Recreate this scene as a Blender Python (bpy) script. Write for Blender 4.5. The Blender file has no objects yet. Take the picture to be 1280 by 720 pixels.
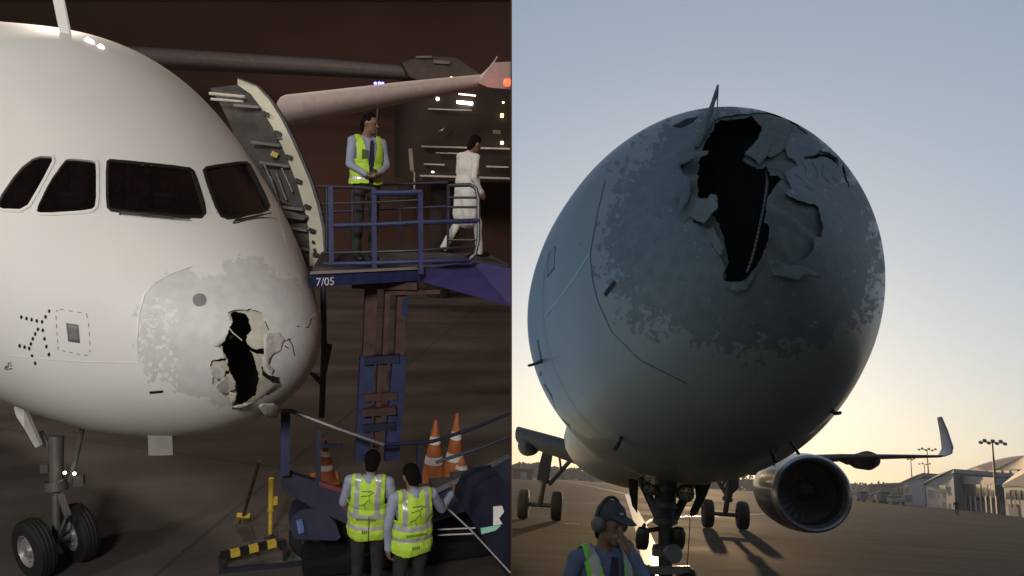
import bpy, bmesh, math, random
import numpy as np
from mathutils import Vector, Matrix, noise
from mathutils.bvhtree import BVHTree
random.seed(7); RNG = np.random.default_rng(7)
SC = bpy.context.scene
COL = SC.collection
# ------------------------------------------------------------------ camera
F_PX, CX, CY = 900.0, 640.0, 400.0           # focal length and principal point of the 1280 x 720 frame
PITCH, ROLL = math.radians(12), math.radians(3.4)
CAM = np.array([0, 0, 1.75])
cf = np.array([0, math.cos(PITCH), math.sin(PITCH)])
_u0 = np.array([0, -math.sin(PITCH), math.cos(PITCH)])
cr = math.cos(ROLL) * np.array([1., 0, 0]) + math.sin(ROLL) * _u0
cu = -math.sin(ROLL) * np.array([1., 0, 0]) + math.cos(ROLL) * _u0
cam_d = bpy.data.cameras.new('camera'); cam = bpy.data.objects.new('camera', cam_d); COL.objects.link(cam)
cam.matrix_world = Matrix(((cr[0], cu[0], -cf[0], CAM[0]), (cr[1], cu[1], -cf[1], CAM[1]), (cr[2], cu[2], -cf[2], CAM[2]), (0, 0, 0, 1)))
cam_d.sensor_width = 36; cam_d.lens = F_PX / 1280 * 36
cam_d.shift_y = (CY - 360) / 1280; cam_d.clip_start = 0.05; cam_d.clip_end = 6000
SC.camera = cam
# ------------------------------------------------------------------ dusk sky, sun, exposure
SUN_AZ, SUN_EL = math.radians(14.0), math.radians(5.5)      # azimuth clockwise from +Y
SKY_STR = 0.345
W = bpy.data.worlds.new('World'); SC.world = W; W.use_nodes = True
def sky_node(nt):
    s = nt.nodes.new('ShaderNodeTexSky'); s.sky_type = 'NISHITA'; s.sun_disc = False
    s.sun_elevation = SUN_EL; s.sun_rotation = SUN_AZ
    s.air_density = 1.0; s.dust_density = 1.1; s.ozone_density = 3.0; s.altitude = 0
    g = nt.nodes.new('ShaderNodeGamma'); g.inputs[1].default_value = .46      # evens out the steep clear-air gradient, as thin haze does
    nt.links.new(s.outputs[0], g.inputs[0])
    x = nt.nodes.new('ShaderNodeMix'); x.data_type = 'RGBA'; x.blend_type = 'MULTIPLY'; x.inputs[0].default_value = 1; x.inputs[7].default_value = (1.0, .995, .99, 1); nt.links.new(g.outputs[0], x.inputs[6]); return s, x
_nt = W.node_tree; _bg = _nt.nodes['Background']; _bg.inputs[1].default_value = SKY_STR
_nt.links.new(sky_node(_nt)[1].outputs[2], _bg.inputs[0])
sun_d = bpy.data.lights.new('sun', 'SUN'); sun_d.energy = 2.0; sun_d.angle = math.radians(0.6); sun_d.color = (1.0, .66, .36)
sun = bpy.data.objects.new('sun', sun_d); COL.objects.link(sun)
_sd = Vector((math.sin(SUN_AZ) * math.cos(SUN_EL), math.cos(SUN_AZ) * math.cos(SUN_EL), math.sin(SUN_EL)))
sun.rotation_euler = _sd.to_track_quat('Z', 'Y').to_euler()
SC.view_settings.view_transform = 'Standard'; SC.view_settings.look = 'None'
SC.view_settings.exposure = 0.0; SC.view_settings.gamma = 1.0
SC.render.engine = 'CYCLES'
SC.cycles.use_denoising = True
SC.cycles.max_bounces = 6; SC.cycles.diffuse_bounces = 3; SC.cycles.glossy_bounces = 3
# ------------------------------------------------------------------ frames: the dusk apron is the world itself,
# the night apron is a second level apron with its own up direction (LU), reached from the same spot
_th = math.radians(12)
_dn = cr * (330 - CX) / F_PX - cu / math.tan(_th) + cf
LU = -_dn / np.linalg.norm(_dn)
_ray = cf + (320 - CX) / F_PX * cr + (CY - 360) / F_PX * cu
LF = _ray - LU * (_ray @ LU); LF /= np.linalg.norm(LF); LR = np.cross(LF, LU)
def P(px, py, d): return CAM + d * (cf + (px - CX) / F_PX * cr + (CY - py) / F_PX * cu)
TIP_L = P(366.4, 445.2, 6.94)
CAM_H = CAM @ LU - (TIP_L @ LU - 3.0)
LO = CAM - LU * CAM_H
RL = np.stack([LR, LF, LU])                   # rows: world -> night frame
ML = Matrix(((LR[0], LF[0], LU[0], LO[0]), (LR[1], LF[1], LU[1], LO[1]), (LR[2], LF[2], LU[2], LO[2]), (0, 0, 0, 1)))
NIGHT, DUSK = ML, Matrix.Identity(4)
FRAME = DUSK
def toL(p): return RL @ (np.asarray(p) - LO)
def Q(px, py, d): return toL(P(px, py, d))    # night coordinates of a spot seen at px,py, d metres out
def QH(px, py, h):                            # night spot at height h above the night apron
    a = RL @ (P(px, py, 1) - CAM); return np.array([0, 0, CAM_H]) + a * ((h - CAM_H) / a[2])
def PG(px, py, z=0.0):                        # dusk spot at height z
    a = P(px, py, 1) - CAM; return CAM + a * ((z - CAM[2]) / a[2])
def project(pts, night):
    p = np.asarray(pts, float)
    if night: p = p @ RL + LO
    q = p - CAM; d = q @ cf
    return np.stack([CX + F_PX * (q @ cr) / d, CY - F_PX * (q @ cu) / d], -1)
# ------------------------------------------------------------------ materials
MATS = {}
def mat(name, col, rough=.6, metal=0., var=.12, scale=6., bump=0., coat=0., emit=None, spec=.5, col2=None, detail=4, trans=0.):
    if name in MATS: return MATS[name]
    m = bpy.data.materials.new(name); m.use_nodes = True; nt = m.node_tree
    b = nt.nodes['Principled BSDF']; b.inputs['Roughness'].default_value = rough; b.inputs['Metallic'].default_value = metal
    b.inputs['Specular IOR Level'].default_value = spec; b.inputs['Coat Weight'].default_value = coat
    b.inputs['Transmission Weight'].default_value = trans
    tc = nt.nodes.new('ShaderNodeTexCoord'); nz = nt.nodes.new('ShaderNodeTexNoise')
    nz.inputs['Scale'].default_value = scale; nz.inputs['Detail'].default_value = detail
    nt.links.new(tc.outputs['Object'], nz.inputs['Vector'])
    rp = nt.nodes.new('ShaderNodeValToRGB'); c = np.array(col)
    c2 = np.array(col2) if col2 is not None else np.clip(c * (1 + var), 0, 1)
    c1 = c if col2 is not None else c * (1 - var)
    rp.color_ramp.elements[0].position = .3; rp.color_ramp.elements[1].position = .7
    rp.color_ramp.elements[0].color = (*c1, 1); rp.color_ramp.elements[1].color = (*c2, 1)
    nt.links.new(nz.outputs[0], rp.inputs[0]); nt.links.new(rp.outputs[0], b.inputs['Base Color'])
    if bump:
        bp = nt.nodes.new('ShaderNodeBump'); bp.inputs['Strength'].default_value = bump; bp.inputs['Distance'].default_value = .02
        nt.links.new(nz.outputs[0], bp.inputs['Height']); nt.links.new(bp.outputs[0], b.inputs['Normal'])
    if emit: b.inputs['Emission Color'].default_value = (*emit[0], 1); b.inputs['Emission Strength'].default_value = emit[1]
    MATS[name] = m; return m
# ------------------------------------------------------------------ mesh building
def newmesh(name, V, Fs, mats, smooth=True, mi=None):
    me = bpy.data.meshes.new(name); V = np.asarray(V, np.float32)
    if isinstance(Fs, np.ndarray):
        n = len(Fs); k = Fs.shape[1]
        me.vertices.add(len(V)); me.vertices.foreach_set('co', V.ravel())
        me.loops.add(n * k); me.loops.foreach_set('vertex_index', Fs.astype(np.int32).ravel())
        me.polygons.add(n); me.polygons.foreach_set('loop_start', np.arange(0, n * k, k, dtype=np.int32))
        me.polygons.foreach_set('loop_total', np.full(n, k, np.int32)); me.update(calc_edges=True)
    else:
        me.from_pydata([tuple(map(float, v)) for v in V], [], [tuple(map(int, f)) for f in Fs])
    for m in (mats if isinstance(mats, (list, tuple)) else [mats]): me.materials.append(m)
    if mi is not None: me.polygons.foreach_set('material_index', np.asarray(mi, np.int32))
    me.polygons.foreach_set('use_smooth', np.full(len(me.polygons), smooth)); me.validate(); me.update()
    return me
BASE = {}
def place(o, base):
    o.matrix_world = FRAME @ Matrix.Translation(Vector(base)); BASE[o.name] = np.asarray(base, float)
def tag(o, label, cat, group=None, kind=None):
    if label: o['label'] = label
    if cat: o['category'] = cat
    if group: o['group'] = group
    if kind: o['kind'] = kind
    return o
def thing(name, base, label, cat, group=None):
    o = bpy.data.objects.new(name, None); o.empty_display_size = .1; COL.objects.link(o); place(o, base); return tag(o, label, cat, group)
def root_of(o):
    while o.parent: o = o.parent
    return o
def link(name, me, parent=None, base=None, label=None):
    """me holds frame coordinates; move them to the thing's base and link"""
    o = bpy.data.objects.new(name, me); COL.objects.link(o)
    if parent is not None:
        o.parent = parent; b = BASE[root_of(parent).name]
    else:
        b = np.asarray(base if base is not None else (0, 0, 0), float); place(o, b)
    if FRAME is NIGHT and len(me.vertices):      # nothing of the night apron may reach past the edge of its air shell
        co = np.empty(len(me.vertices) * 3, np.float32); me.vertices.foreach_get('co', co); co = co.reshape(-1, 3).astype(float)
        n = RL @ cr; k = (co - toL(CAM)) @ n; w = k > -.012
        if w.any() and name != 'night_apron_ground': co[w] -= np.outer(k[w] + .012, n); me.vertices.foreach_set('co', co.astype(np.float32).ravel())
    me.transform(Matrix.Translation(Vector(-b))); me.update()
    if label: o['label'] = label
    return o
def rotm(ax, ang): return np.array(Matrix.Rotation(ang, 3, ax))
def unit(v): v = np.asarray(v, float); return v / (np.linalg.norm(v) + 1e-12)
class MB:
    def __init__(s): s.v = []; s.f = []; s.m = []
    def add(s, V, Fs, mi=0):
        o = len(s.v); s.v += [tuple(map(float, v)) for v in V]; s.f += [tuple(i + o for i in f) for f in Fs]; s.m += [mi] * len(Fs); return s
    def hexa(s, c8, mi=0):   # 4 bottom + 4 top
        return s.add(c8, [(3, 2, 1, 0), (4, 5, 6, 7), (0, 1, 5, 4), (1, 2, 6, 5), (2, 3, 7, 6), (3, 0, 4, 7)], mi)
    def box(s, c, size, R=None, mi=0, bev=0.):
        c = np.asarray(c, float); h = np.asarray(size, float) / 2; R = np.eye(3) if R is None else np.asarray(R)
        if bev > 0:
            b = min(bev, *(h * .9)); pts = []; fs = []
            bm = bmesh.new(); bmesh.ops.create_cube(bm, size=1)
            for v in bm.verts: v.co = Vector([v.co[i] * 2 * h[i] for i in range(3)])
            bmesh.ops.bevel(bm, geom=list(bm.edges), offset=b, segments=2, affect='EDGES', profile=.5)
            bm.verts.index_update(); V = [c + R @ np.array(v.co) for v in bm.verts]; fs = [[v.index for v in f.verts] for f in bm.faces]; bm.free()
            return s.add(V, fs, mi)
        k = [(-1, -1, -1), (1, -1, -1), (1, 1, -1), (-1, 1, -1), (-1, -1, 1), (1, -1, 1), (1, 1, 1), (-1, 1, 1)]
        return s.hexa([c + R @ (np.array(q) * h) for q in k], mi)
    def tube(s, pts, r, n=8, mi=0, cap=True):
        pts = [np.asarray(p, float) for p in pts]; r = [r] * len(pts) if np.isscalar(r) else r
        V = []; Fs = []; prev = None
        for i, p in enumerate(pts):
            t = unit(pts[min(i + 1, len(pts) - 1)] - pts[max(i - 1, 0)])
            a = np.cross(t, (0, 0, 1.)) if prev is None else np.cross(t, prev)
            if np.linalg.norm(a) < 1e-3: a = np.cross(t, (0, 1., 0))
            a = unit(a); b = np.cross(a, t) if prev is None else np.cross(a, t); prev = b
            for j in range(n):
                q = 2 * math.pi * j / n; V.append(p + r[i] * (math.cos(q) * a + math.sin(q) * b))
        for i in range(len(pts) - 1):
            for j in range(n): Fs.append((i * n + j, i * n + (j + 1) % n, (i + 1) * n + (j + 1) % n, (i + 1) * n + j))
        if cap: Fs.append(tuple(range(n))[::-1]); Fs.append(tuple((len(pts) - 1) * n + j for j in range(n)))
        return s.add(V, Fs, mi)
    def bar(s, p0, p1, w, h, up=(0, 0, 1), mi=0):
        p0 = np.asarray(p0, float); p1 = np.asarray(p1, float); t = unit(p1 - p0); a = unit(np.cross(t, up)); b = np.cross(a, t)
        c = [p + x * a * w / 2 + y * b * h / 2 for p in (p0, p1) for x, y in ((-1, -1), (1, -1), (1, 1), (-1, 1))]
        return s.hexa(c, mi)
    def lathe(s, prof, c, ax, n=32, mi=0, close=False):
        c = np.asarray(c, float); ax = unit(ax); a = np.cross(ax, (0, 0, 1.))
        if np.linalg.norm(a) < 1e-3: a = np.array([1., 0, 0])
        a = unit(a); b = np.cross(ax, a); V = []; Fs = []
        for (z, r) in prof:
            for j in range(n):
                q = 2 * math.pi * j / n; V.append(c + ax * z + r * (math.cos(q) * a + math.sin(q) * b))
        m = len(prof)
        for i in range(m if close else m - 1):
            k = (i + 1) % m
            for j in range(n): Fs.append((i * n + j, i * n + (j + 1) % n, k * n + (j + 1) % n, k * n + j))
        return s.add(V, Fs, mi)
    def loft(s, rings, mi=0, caps=True, close=True):
        n = len(rings[0]); V = [p for r in rings for p in r]; Fs = []
        for i in range(len(rings) - 1):
            for j in range(n if close else n - 1): Fs.append((i * n + j, i * n + (j + 1) % n, (i + 1) * n + (j + 1) % n, (i + 1) * n + j))
        if caps: Fs.append(tuple(range(n))[::-1]); Fs.append(tuple((len(rings) - 1) * n + j for j in range(n)))
        return s.add(V, Fs, mi)
    def prism(s, poly, vec, mi=0):
        n = len(poly); p = [np.asarray(q, float) for q in poly]; q = [x + np.asarray(vec, float) for x in p]
        return s.add(p + q, [tuple(range(n)), tuple(range(2 * n - 1, n - 1, -1))] + [(i, i + n, (i + 1) % n + n, (i + 1) % n) for i in range(n)], mi)
    def ball(s, c, r, n=10, mi=0):
        r = np.array([r] * 3 if np.isscalar(r) else r); c = np.asarray(c, float); V = []; Fs = []
        for i in range(n + 1):
            a = math.pi * i / n
            for j in range(n * 2):
                q = math.pi * j / n; V.append(c + r * np.array([math.sin(a) * math.cos(q), math.sin(a) * math.sin(q), math.cos(a)]))
        for i in range(n):
            for j in range(n * 2): Fs.append((i * 2 * n + j, (i + 1) * 2 * n + j, (i + 1) * 2 * n + (j + 1) % (2 * n), i * 2 * n + (j + 1) % (2 * n)))
        return s.add(V, Fs, mi)
    def build(s, name, m, parent=None, base=None, smooth=False, label=None, fix=True):
        me = newmesh(name, s.v, s.f, m, smooth, s.m)
        if fix:
            bm = bmesh.new(); bm.from_mesh(me); bmesh.ops.recalc_face_normals(bm, faces=bm.faces); bm.to_mesh(me); bm.free()
        if smooth:
            me.set_sharp_from_angle(angle=math.radians(40))
        return link(name, me, parent, base, label)
def pip(pts, poly):
    pts = np.asarray(pts); x, y = pts[:, 0], pts[:, 1]; ins = np.zeros(len(pts), bool); n = len(poly)
    for i in range(n):
        (x0, y0), (x1, y1) = poly[i], poly[(i + 1) % n]
        if y0 == y1: continue
        c = ((y0 > y) != (y1 > y)) & (x < (x1 - x0) * (y - y0) / (y1 - y0) + x0); ins ^= c
    return ins
def chaikin(poly, n=2, q=.25):
    p = [np.asarray(v, float) for v in poly]
    for _ in range(n):
        p = [w for i in range(len(p)) for w in ((1 - q) * p[i] + q * p[(i + 1) % len(p)], q * p[i] + (1 - q) * p[(i + 1) % len(p)])]
    return p
def grow(poly, d):
    p = [np.asarray(v, float) for v in poly]; n = len(p); A = sum(p[i][0] * p[(i + 1) % n][1] - p[(i + 1) % n][0] * p[i][1] for i in range(n)); sg = 1 if A > 0 else -1
    out = []
    for i in range(n):
        t = unit(p[(i + 1) % n] - p[i - 1]); out.append(p[i] + sg * d * np.array([t[1], -t[0]]))
    return out
def nz2(p, sc, seed=0.):
    return np.array([[noise.noise(Vector((x * sc + seed, y * sc, seed * 1.7))), noise.noise(Vector((x * sc, y * sc + 31.7 + seed, seed)))] for x, y in p])
# ================================================================== THE SETTING
def camframe(x, y, z): return CAM + x * cr + y * cu + z * cf
# --- night sky: a closed dark shell over the night apron; an added outer shell glows like the dusk sky
X0, X1, Y0, Y1, Z0, Z1 = -30, 0, -9, 15, -14, 34
OPEN = (-.12, .62, -.30, .42)                 # opening where the viewer stands (z0, z1, y0, y1)
def shell(name, grow_, wallx, m, flip):
    a0, a1, b0, b1, c0, c1 = X0 - grow_, wallx, Y0 - grow_, Y1 + grow_, Z0 - grow_, Z1 + grow_
    V = [camframe(x, y, z) for x in (a0, a1) for y in (b0, b1) for z in (c0, c1)]
    Fs = [(0, 1, 3, 2), (0, 1, 5, 4), (2, 3, 7, 6), (0, 2, 6, 4), (1, 3, 7, 5)]
    z0, z1, y0, y1 = OPEN; k = len(V)
    V += [camframe(a1, y, z) for y in (y0, y1) for z in (z0, z1)]    # 8..11
    Fs += [(4, 5, 9, 8), (5, 7, 11, 9), (7, 6, 10, 11), (6, 4, 8, 10)]
    o = link(name, newmesh(name, V, Fs, m, False)); o['kind'] = 'structure'; return o
def sky_mat():
    m = bpy.data.materials.new('dusk_sky_glow'); m.use_nodes = True; nt = m.node_tree; nt.nodes.clear()
    g = nt.nodes.new('ShaderNodeNewGeometry'); s = nt.nodes.new('ShaderNodeVectorMath'); s.operation = 'SUBTRACT'; s.inputs[1].default_value = (3, 8, 1.75)
    nn = nt.nodes.new('ShaderNodeVectorMath'); nn.operation = 'NORMALIZE'; (sk, gm) = sky_node(nt); e = nt.nodes.new('ShaderNodeEmission'); o = nt.nodes.new('ShaderNodeOutputMaterial')
    nt.links.new(g.outputs['Position'], s.inputs[0]); nt.links.new(s.outputs[0], nn.inputs[0]); nt.links.new(nn.outputs[0], sk.inputs[0])
    nt.links.new(gm.outputs[2], e.inputs[0]); e.inputs[1].default_value = SKY_STR; nt.links.new(e.outputs[0], o.inputs[0]); return m
M_NIGHT = mat('night_air', (.16, .084, .066), 1, var=.35, scale=.08, spec=0)
shell('night_sky', 0, -.0012, M_NIGHT, True)
shell('sky', .3, 0, sky_mat(), False)  # glowing backdrop, replaces the dusk sky light that the night shell blocks
# --- floodlights of the night apron (above and behind the viewer, and behind the aircraft)
def flood(px_l, power, size, col, target, spot=70):
    d = bpy.data.lights.new('floodlight', 'SPOT'); d.energy = power; d.shadow_soft_size = size; d.color = col; d.spot_size = math.radians(spot); d.spot_blend = .6
    o = bpy.data.objects.new('floodlight', d); COL.objects.link(o)
    p = ML @ Vector(px_l); t = ML @ Vector(target); o.location = p; o.rotation_euler = (p - t).to_track_quat('Z', 'Y').to_euler(); return o
flood((-4.5, -7.5, 11.5), 7400, 1.6, (1, .97, .92), (-2.5, 8.5, 3.0), 85)
flood((-16, 2, 13.0), 3000, .8, (1, .95, .88), (-3, 10, 2), 95)
flood((-5.0, 23, 13.5), 3800, .6, (1, .82, .68), (-1.0, 16, 1), 130)
flood((-2.0, 7, 14.5), 1500, .6, (1, .80, .66), (-.8, 20, 4.5), 70)
# --- grounds
def concrete(name, c1, c2, joint, rough, sx, sy, patch=.12, rot=0., spec=.2):
    m = bpy.data.materials.new(name); m.use_nodes = True; nt = m.node_tree; b = nt.nodes['Principled BSDF']; b.inputs['Specular IOR Level'].default_value = spec; N = nt.nodes.new; Lk = nt.links.new
    tc = N('ShaderNodeTexCoord'); mp = N('ShaderNodeMapping'); mp.inputs['Rotation'].default_value = (0, 0, rot); Lk(tc.outputs['Object'], mp.inputs[0])
    n1 = N('ShaderNodeTexNoise'); n1.inputs['Scale'].default_value = patch; n1.inputs['Detail'].default_value = 7; n1.inputs['Roughness'].default_value = .65; Lk(mp.outputs[0], n1.inputs['Vector'])
    mp2 = N('ShaderNodeMapping'); mp2.inputs['Scale'].default_value = (.05, .9, 1); mp2.inputs['Rotation'].default_value = (0, 0, .3); Lk(tc.outputs['Object'], mp2.inputs[0])
    n2 = N('ShaderNodeTexNoise'); n2.inputs['Scale'].default_value = 1.2; n2.inputs['Detail'].default_value = 6; Lk(mp2.outputs[0], n2.inputs['Vector'])
    n3 = N('ShaderNodeTexNoise'); n3.inputs['Scale'].default_value = 45; n3.inputs['Detail'].default_value = 3; Lk(tc.outputs['Object'], n3.inputs['Vector'])
    br = N('ShaderNodeTexBrick'); br.offset = 0; br.inputs['Scale'].default_value = 1; br.inputs['Brick Width'].default_value = sx; br.inputs['Row Height'].default_value = sy
    br.inputs['Mortar Size'].default_value = .035; br.inputs['Mortar Smooth'].default_value = .3; br.inputs['Bias'].default_value = 0
    br.inputs['Color1'].default_value = (.92, .92, .92, 1); br.inputs['Color2'].default_value = (1.05, 1.05, 1.05, 1); br.inputs['Mortar'].default_value = (joint, joint, joint, 1); Lk(mp.outputs[0], br.inputs[0])
    ad = N('ShaderNodeMath'); ad.operation = 'ADD'; Lk(n1.outputs[0], ad.inputs[0]); Lk(n2.outputs[0], ad.inputs[1])
    ml = N('ShaderNodeMath'); ml.operation = 'MULTIPLY'; ml.inputs[1].default_value = .5; Lk(ad.outputs[0], ml.inputs[0])
    rp = N('ShaderNodeValToRGB'); rp.color_ramp.elements[0].position = .38; rp.color_ramp.elements[1].position = .64
    rp.color_ramp.elements[0].color = (*c1, 1); rp.color_ramp.elements[1].color = (*c2, 1); Lk(ml.outputs[0], rp.inputs[0])
    mx = N('ShaderNodeMix'); mx.data_type = 'RGBA'; mx.blend_type = 'MULTIPLY'; mx.inputs[0].default_value = 1; Lk(rp.outputs[0], mx.inputs[6]); Lk(br.outputs[0], mx.inputs[7])
    Lk(mx.outputs[2], b.inputs['Base Color'])
    rr = N('ShaderNodeMapRange'); rr.inputs[1].default_value = .35; rr.inputs[2].default_value = .65; rr.inputs[3].default_value = rough - .14; rr.inputs[4].default_value = rough + .14; Lk(n1.outputs[0], rr.inputs[0]); Lk(rr.outputs[0], b.inputs['Roughness'])
    bp = N('ShaderNodeBump'); bp.inputs['Strength'].default_value = .25; bp.inputs['Distance'].default_value = .004; Lk(n3.outputs[0], bp.inputs['Height']); Lk(bp.outputs[0], b.inputs['Normal'])
    return m
def plane_z0(y, xc=0.0):                      # where the shell's wall meets z = 0
    b = -(CAM[2] + y * math.tan(PITCH)) / (cu[2] + cf[2] * 0)  # first guess, then solve exactly
    A = np.array([[cf[1], cu[1]], [cf[2], cu[2]]]); s = np.linalg.solve(A, np.array([y, -CAM[2]])); return s[1] * cu[0] + CAM[0]
M_APR = concrete('apron_concrete', (.045, .038, .032), (.10, .083, .068), .55, .84, 7.5, 7.5, .10, .22, .015)
yA, yB, yC = -200., 31.2, 260.
V = [(plane_z0(yA), yA, 0), (900, yA, 0), (900, yB, 0), (plane_z0(yB), yB, 0), (-900, yB, 0), (-900, 4000, 0), (900, 4000, 0)]
apron = link('apron_ground', newmesh('apron_ground', V, [(0, 1, 2, 3), (4, 3, 2, 6, 5)], M_APR, False)); apron['kind'] = 'structure'
M_GRASS = mat('dry_grass', (.075, .062, .028), .95, col2=(.13, .105, .05), scale=.05, detail=8, spec=.1)
g = link('grass_field', newmesh('grass_field', [(-900, 262, .006), (112, 262, .006), (150, 900, .006), (-900, 900, .006)], [(0, 1, 2, 3)], M_GRASS, False)); g['kind'] = 'structure'
V = []; Fs = []
for i in range(16000):
    x = random.uniform(-130, 330); y = random.uniform(400, 470); h = 7.0 + 3.5 * noise.noise(Vector((x * .035, 3, 0))) + 2.5 * noise.noise(Vector((x * .13, 9, 0))); z = h * random.random() ** .7
    if z < 0: continue
    a = Vector((random.uniform(-1, 1), random.uniform(-.3, .3), random.uniform(-1, 1))).normalized() * random.uniform(.4, 1.0); b = a.cross(Vector((random.uniform(-.4, .4), 1, random.uniform(-.4, .4)))).normalized() * random.uniform(.4, 1.1)
    c = Vector((x, y, z)); k = len(V); V += [c - a, c + b, c + a, c - b]; Fs.append((k, k + 1, k + 2, k + 3))
o = link('treeline', newmesh('treeline', V, Fs, mat('far_foliage', (.12, .11, .075), .9, col2=(.20, .18, .125), scale=.1, spec=.1), False)); tag(o, 'low hazy line of trees beyond the grass field', 'trees', kind='stuff')
# painted lines on the dusk apron
M_WLINE = mat('line_paint', (.62, .58, .50), .38, var=.2, scale=3)
M_YLINE = mat('yellow_line_paint', (.60, .48, .22), .35, var=.2, scale=3)
def ground_line(name, pts, w, m, label):
    rows = [np.array(p) for p in pts]; L_, R_ = [], []
    for i, p in enumerate(rows):
        t = unit(rows[min(i + 1, len(rows) - 1)] - rows[max(i - 1, 0)]); n = np.array([-t[1], t[0], 0]); L_.append(p + n * w / 2); R_.append(p - n * w / 2)
    V = L_ + R_; n = len(rows); Fs = [(i, i + 1, n + i + 1, n + i) for i in range(n - 1)]
    for v in V: v[2] = .004
    o = link(name, newmesh(name, V, Fs, m, False), None, rows[0] * [1, 1, 0]); tag(o, label, 'ground marking'); return o
gp = lambda *q: [PG(x, y) for x, y in q]
ground_line('lead_in_line', gp((783, 617), (790, 632), (800, 655), (812, 690), (824, 730), (840, 800)), .50, M_YLINE, 'broad worn lead-in line catching the low sun beside the nose gear')
ground_line('taxi_line', gp((690, 598.5), (735, 607), (785, 618)), .34, M_WLINE, 'thin pale line running from the main gear toward the lead-in line')
ground_line('taxi_line', gp((803, 662), (806, 655), (815, 649), (832, 646), (870, 645.5), (905, 645), (960, 642), (1000, 640.5)), .16, M_WLINE, 'pale line curving off the lead-in line behind the nose gear')
ground_line('dash_mark', gp((706, 654.3), (725, 655.2)), .13, M_WLINE, 'short pale dash on the concrete between the main gear and the man in ear defenders')
ground_line('taxi_line', gp((700, 628), (730, 629), (770, 630)), .12, M_WLINE, 'faint pale line crossing behind the main landing gear')
# night apron
FRAME = NIGHT
M_NAPR = concrete('night_concrete', (.040, .035, .032), (.115, .100, .088), .7, .75, 5, 5, .3, .5)
V = [(-40, -16, 0), (12, -16, 0), (12, 45, 0), (-40, 45, 0)]
# keep the sheet on the night side of the shell wall: wall plane xc = 0 in night coordinates
def wall_x(y, z=0.):                          # night x where the wall stands, for a spot y, z
    n = RL @ cr; c = toL(CAM); return (n @ c - n[1] * y - n[2] * z) / n[0]
V = [(-40, -16, 0), (wall_x(-16) - .004, -16, 0), (wall_x(45) - .004, 45, 0), (-40, 45, 0)]
o = link('night_apron_ground', newmesh('night_apron_ground', V, [(0, 1, 2, 3)], M_NAPR, False)); o['kind'] = 'structure'
# ================================================================== AIRLINERS: fuselage profile
ST = np.array([[0, -.45, -.45, 0], [.03, -.27, -.63, .19], [.12, -.1, -.82, .37], [.3, .07, -1.03, .59], [.6, .29, -1.27, .84], [1, .53, -1.5, 1.08], [1.5, .80, -1.68, 1.32], [2, 1.09, -1.80, 1.50], [2.5, 1.41, -1.89, 1.64], [3, 1.67, -1.95, 1.74], [4, 1.93, -2.03, 1.88], [5, 2.05, -2.07, 1.96], [6, 2.07, -2.07, 1.975], [9, 2.07, -2.07, 1.975], [60, 2.07, -2.07, 1.975]])
KS = np.array([0, .3, 1, 2, 3, 4.5, 6.5])
FIT = {'L': dict(tip=(366.4, 445.2, 6.94), yaw=.683, k=.739, pitch=-.078, mt=(.903, .885, .854, .92, 1.118, 1.111), mb=(.946, .947, .967, .951, .944, .955), mw=(.931, .951, 1.053, 1.088, 1.095, 1.081)),
       'R': dict(tip=(929.1, 323.1, 5.059), yaw=-.126, k=.637, pitch=-.023, roll=.262, mt=(.985, .981, 1.009, 1.037, 1.014, 1.001), mb=(1.023, 1.031, 1.009, .995, .992, 1.02), mw=(.956, .943, .897, .898, .945, 1.042))}
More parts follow.
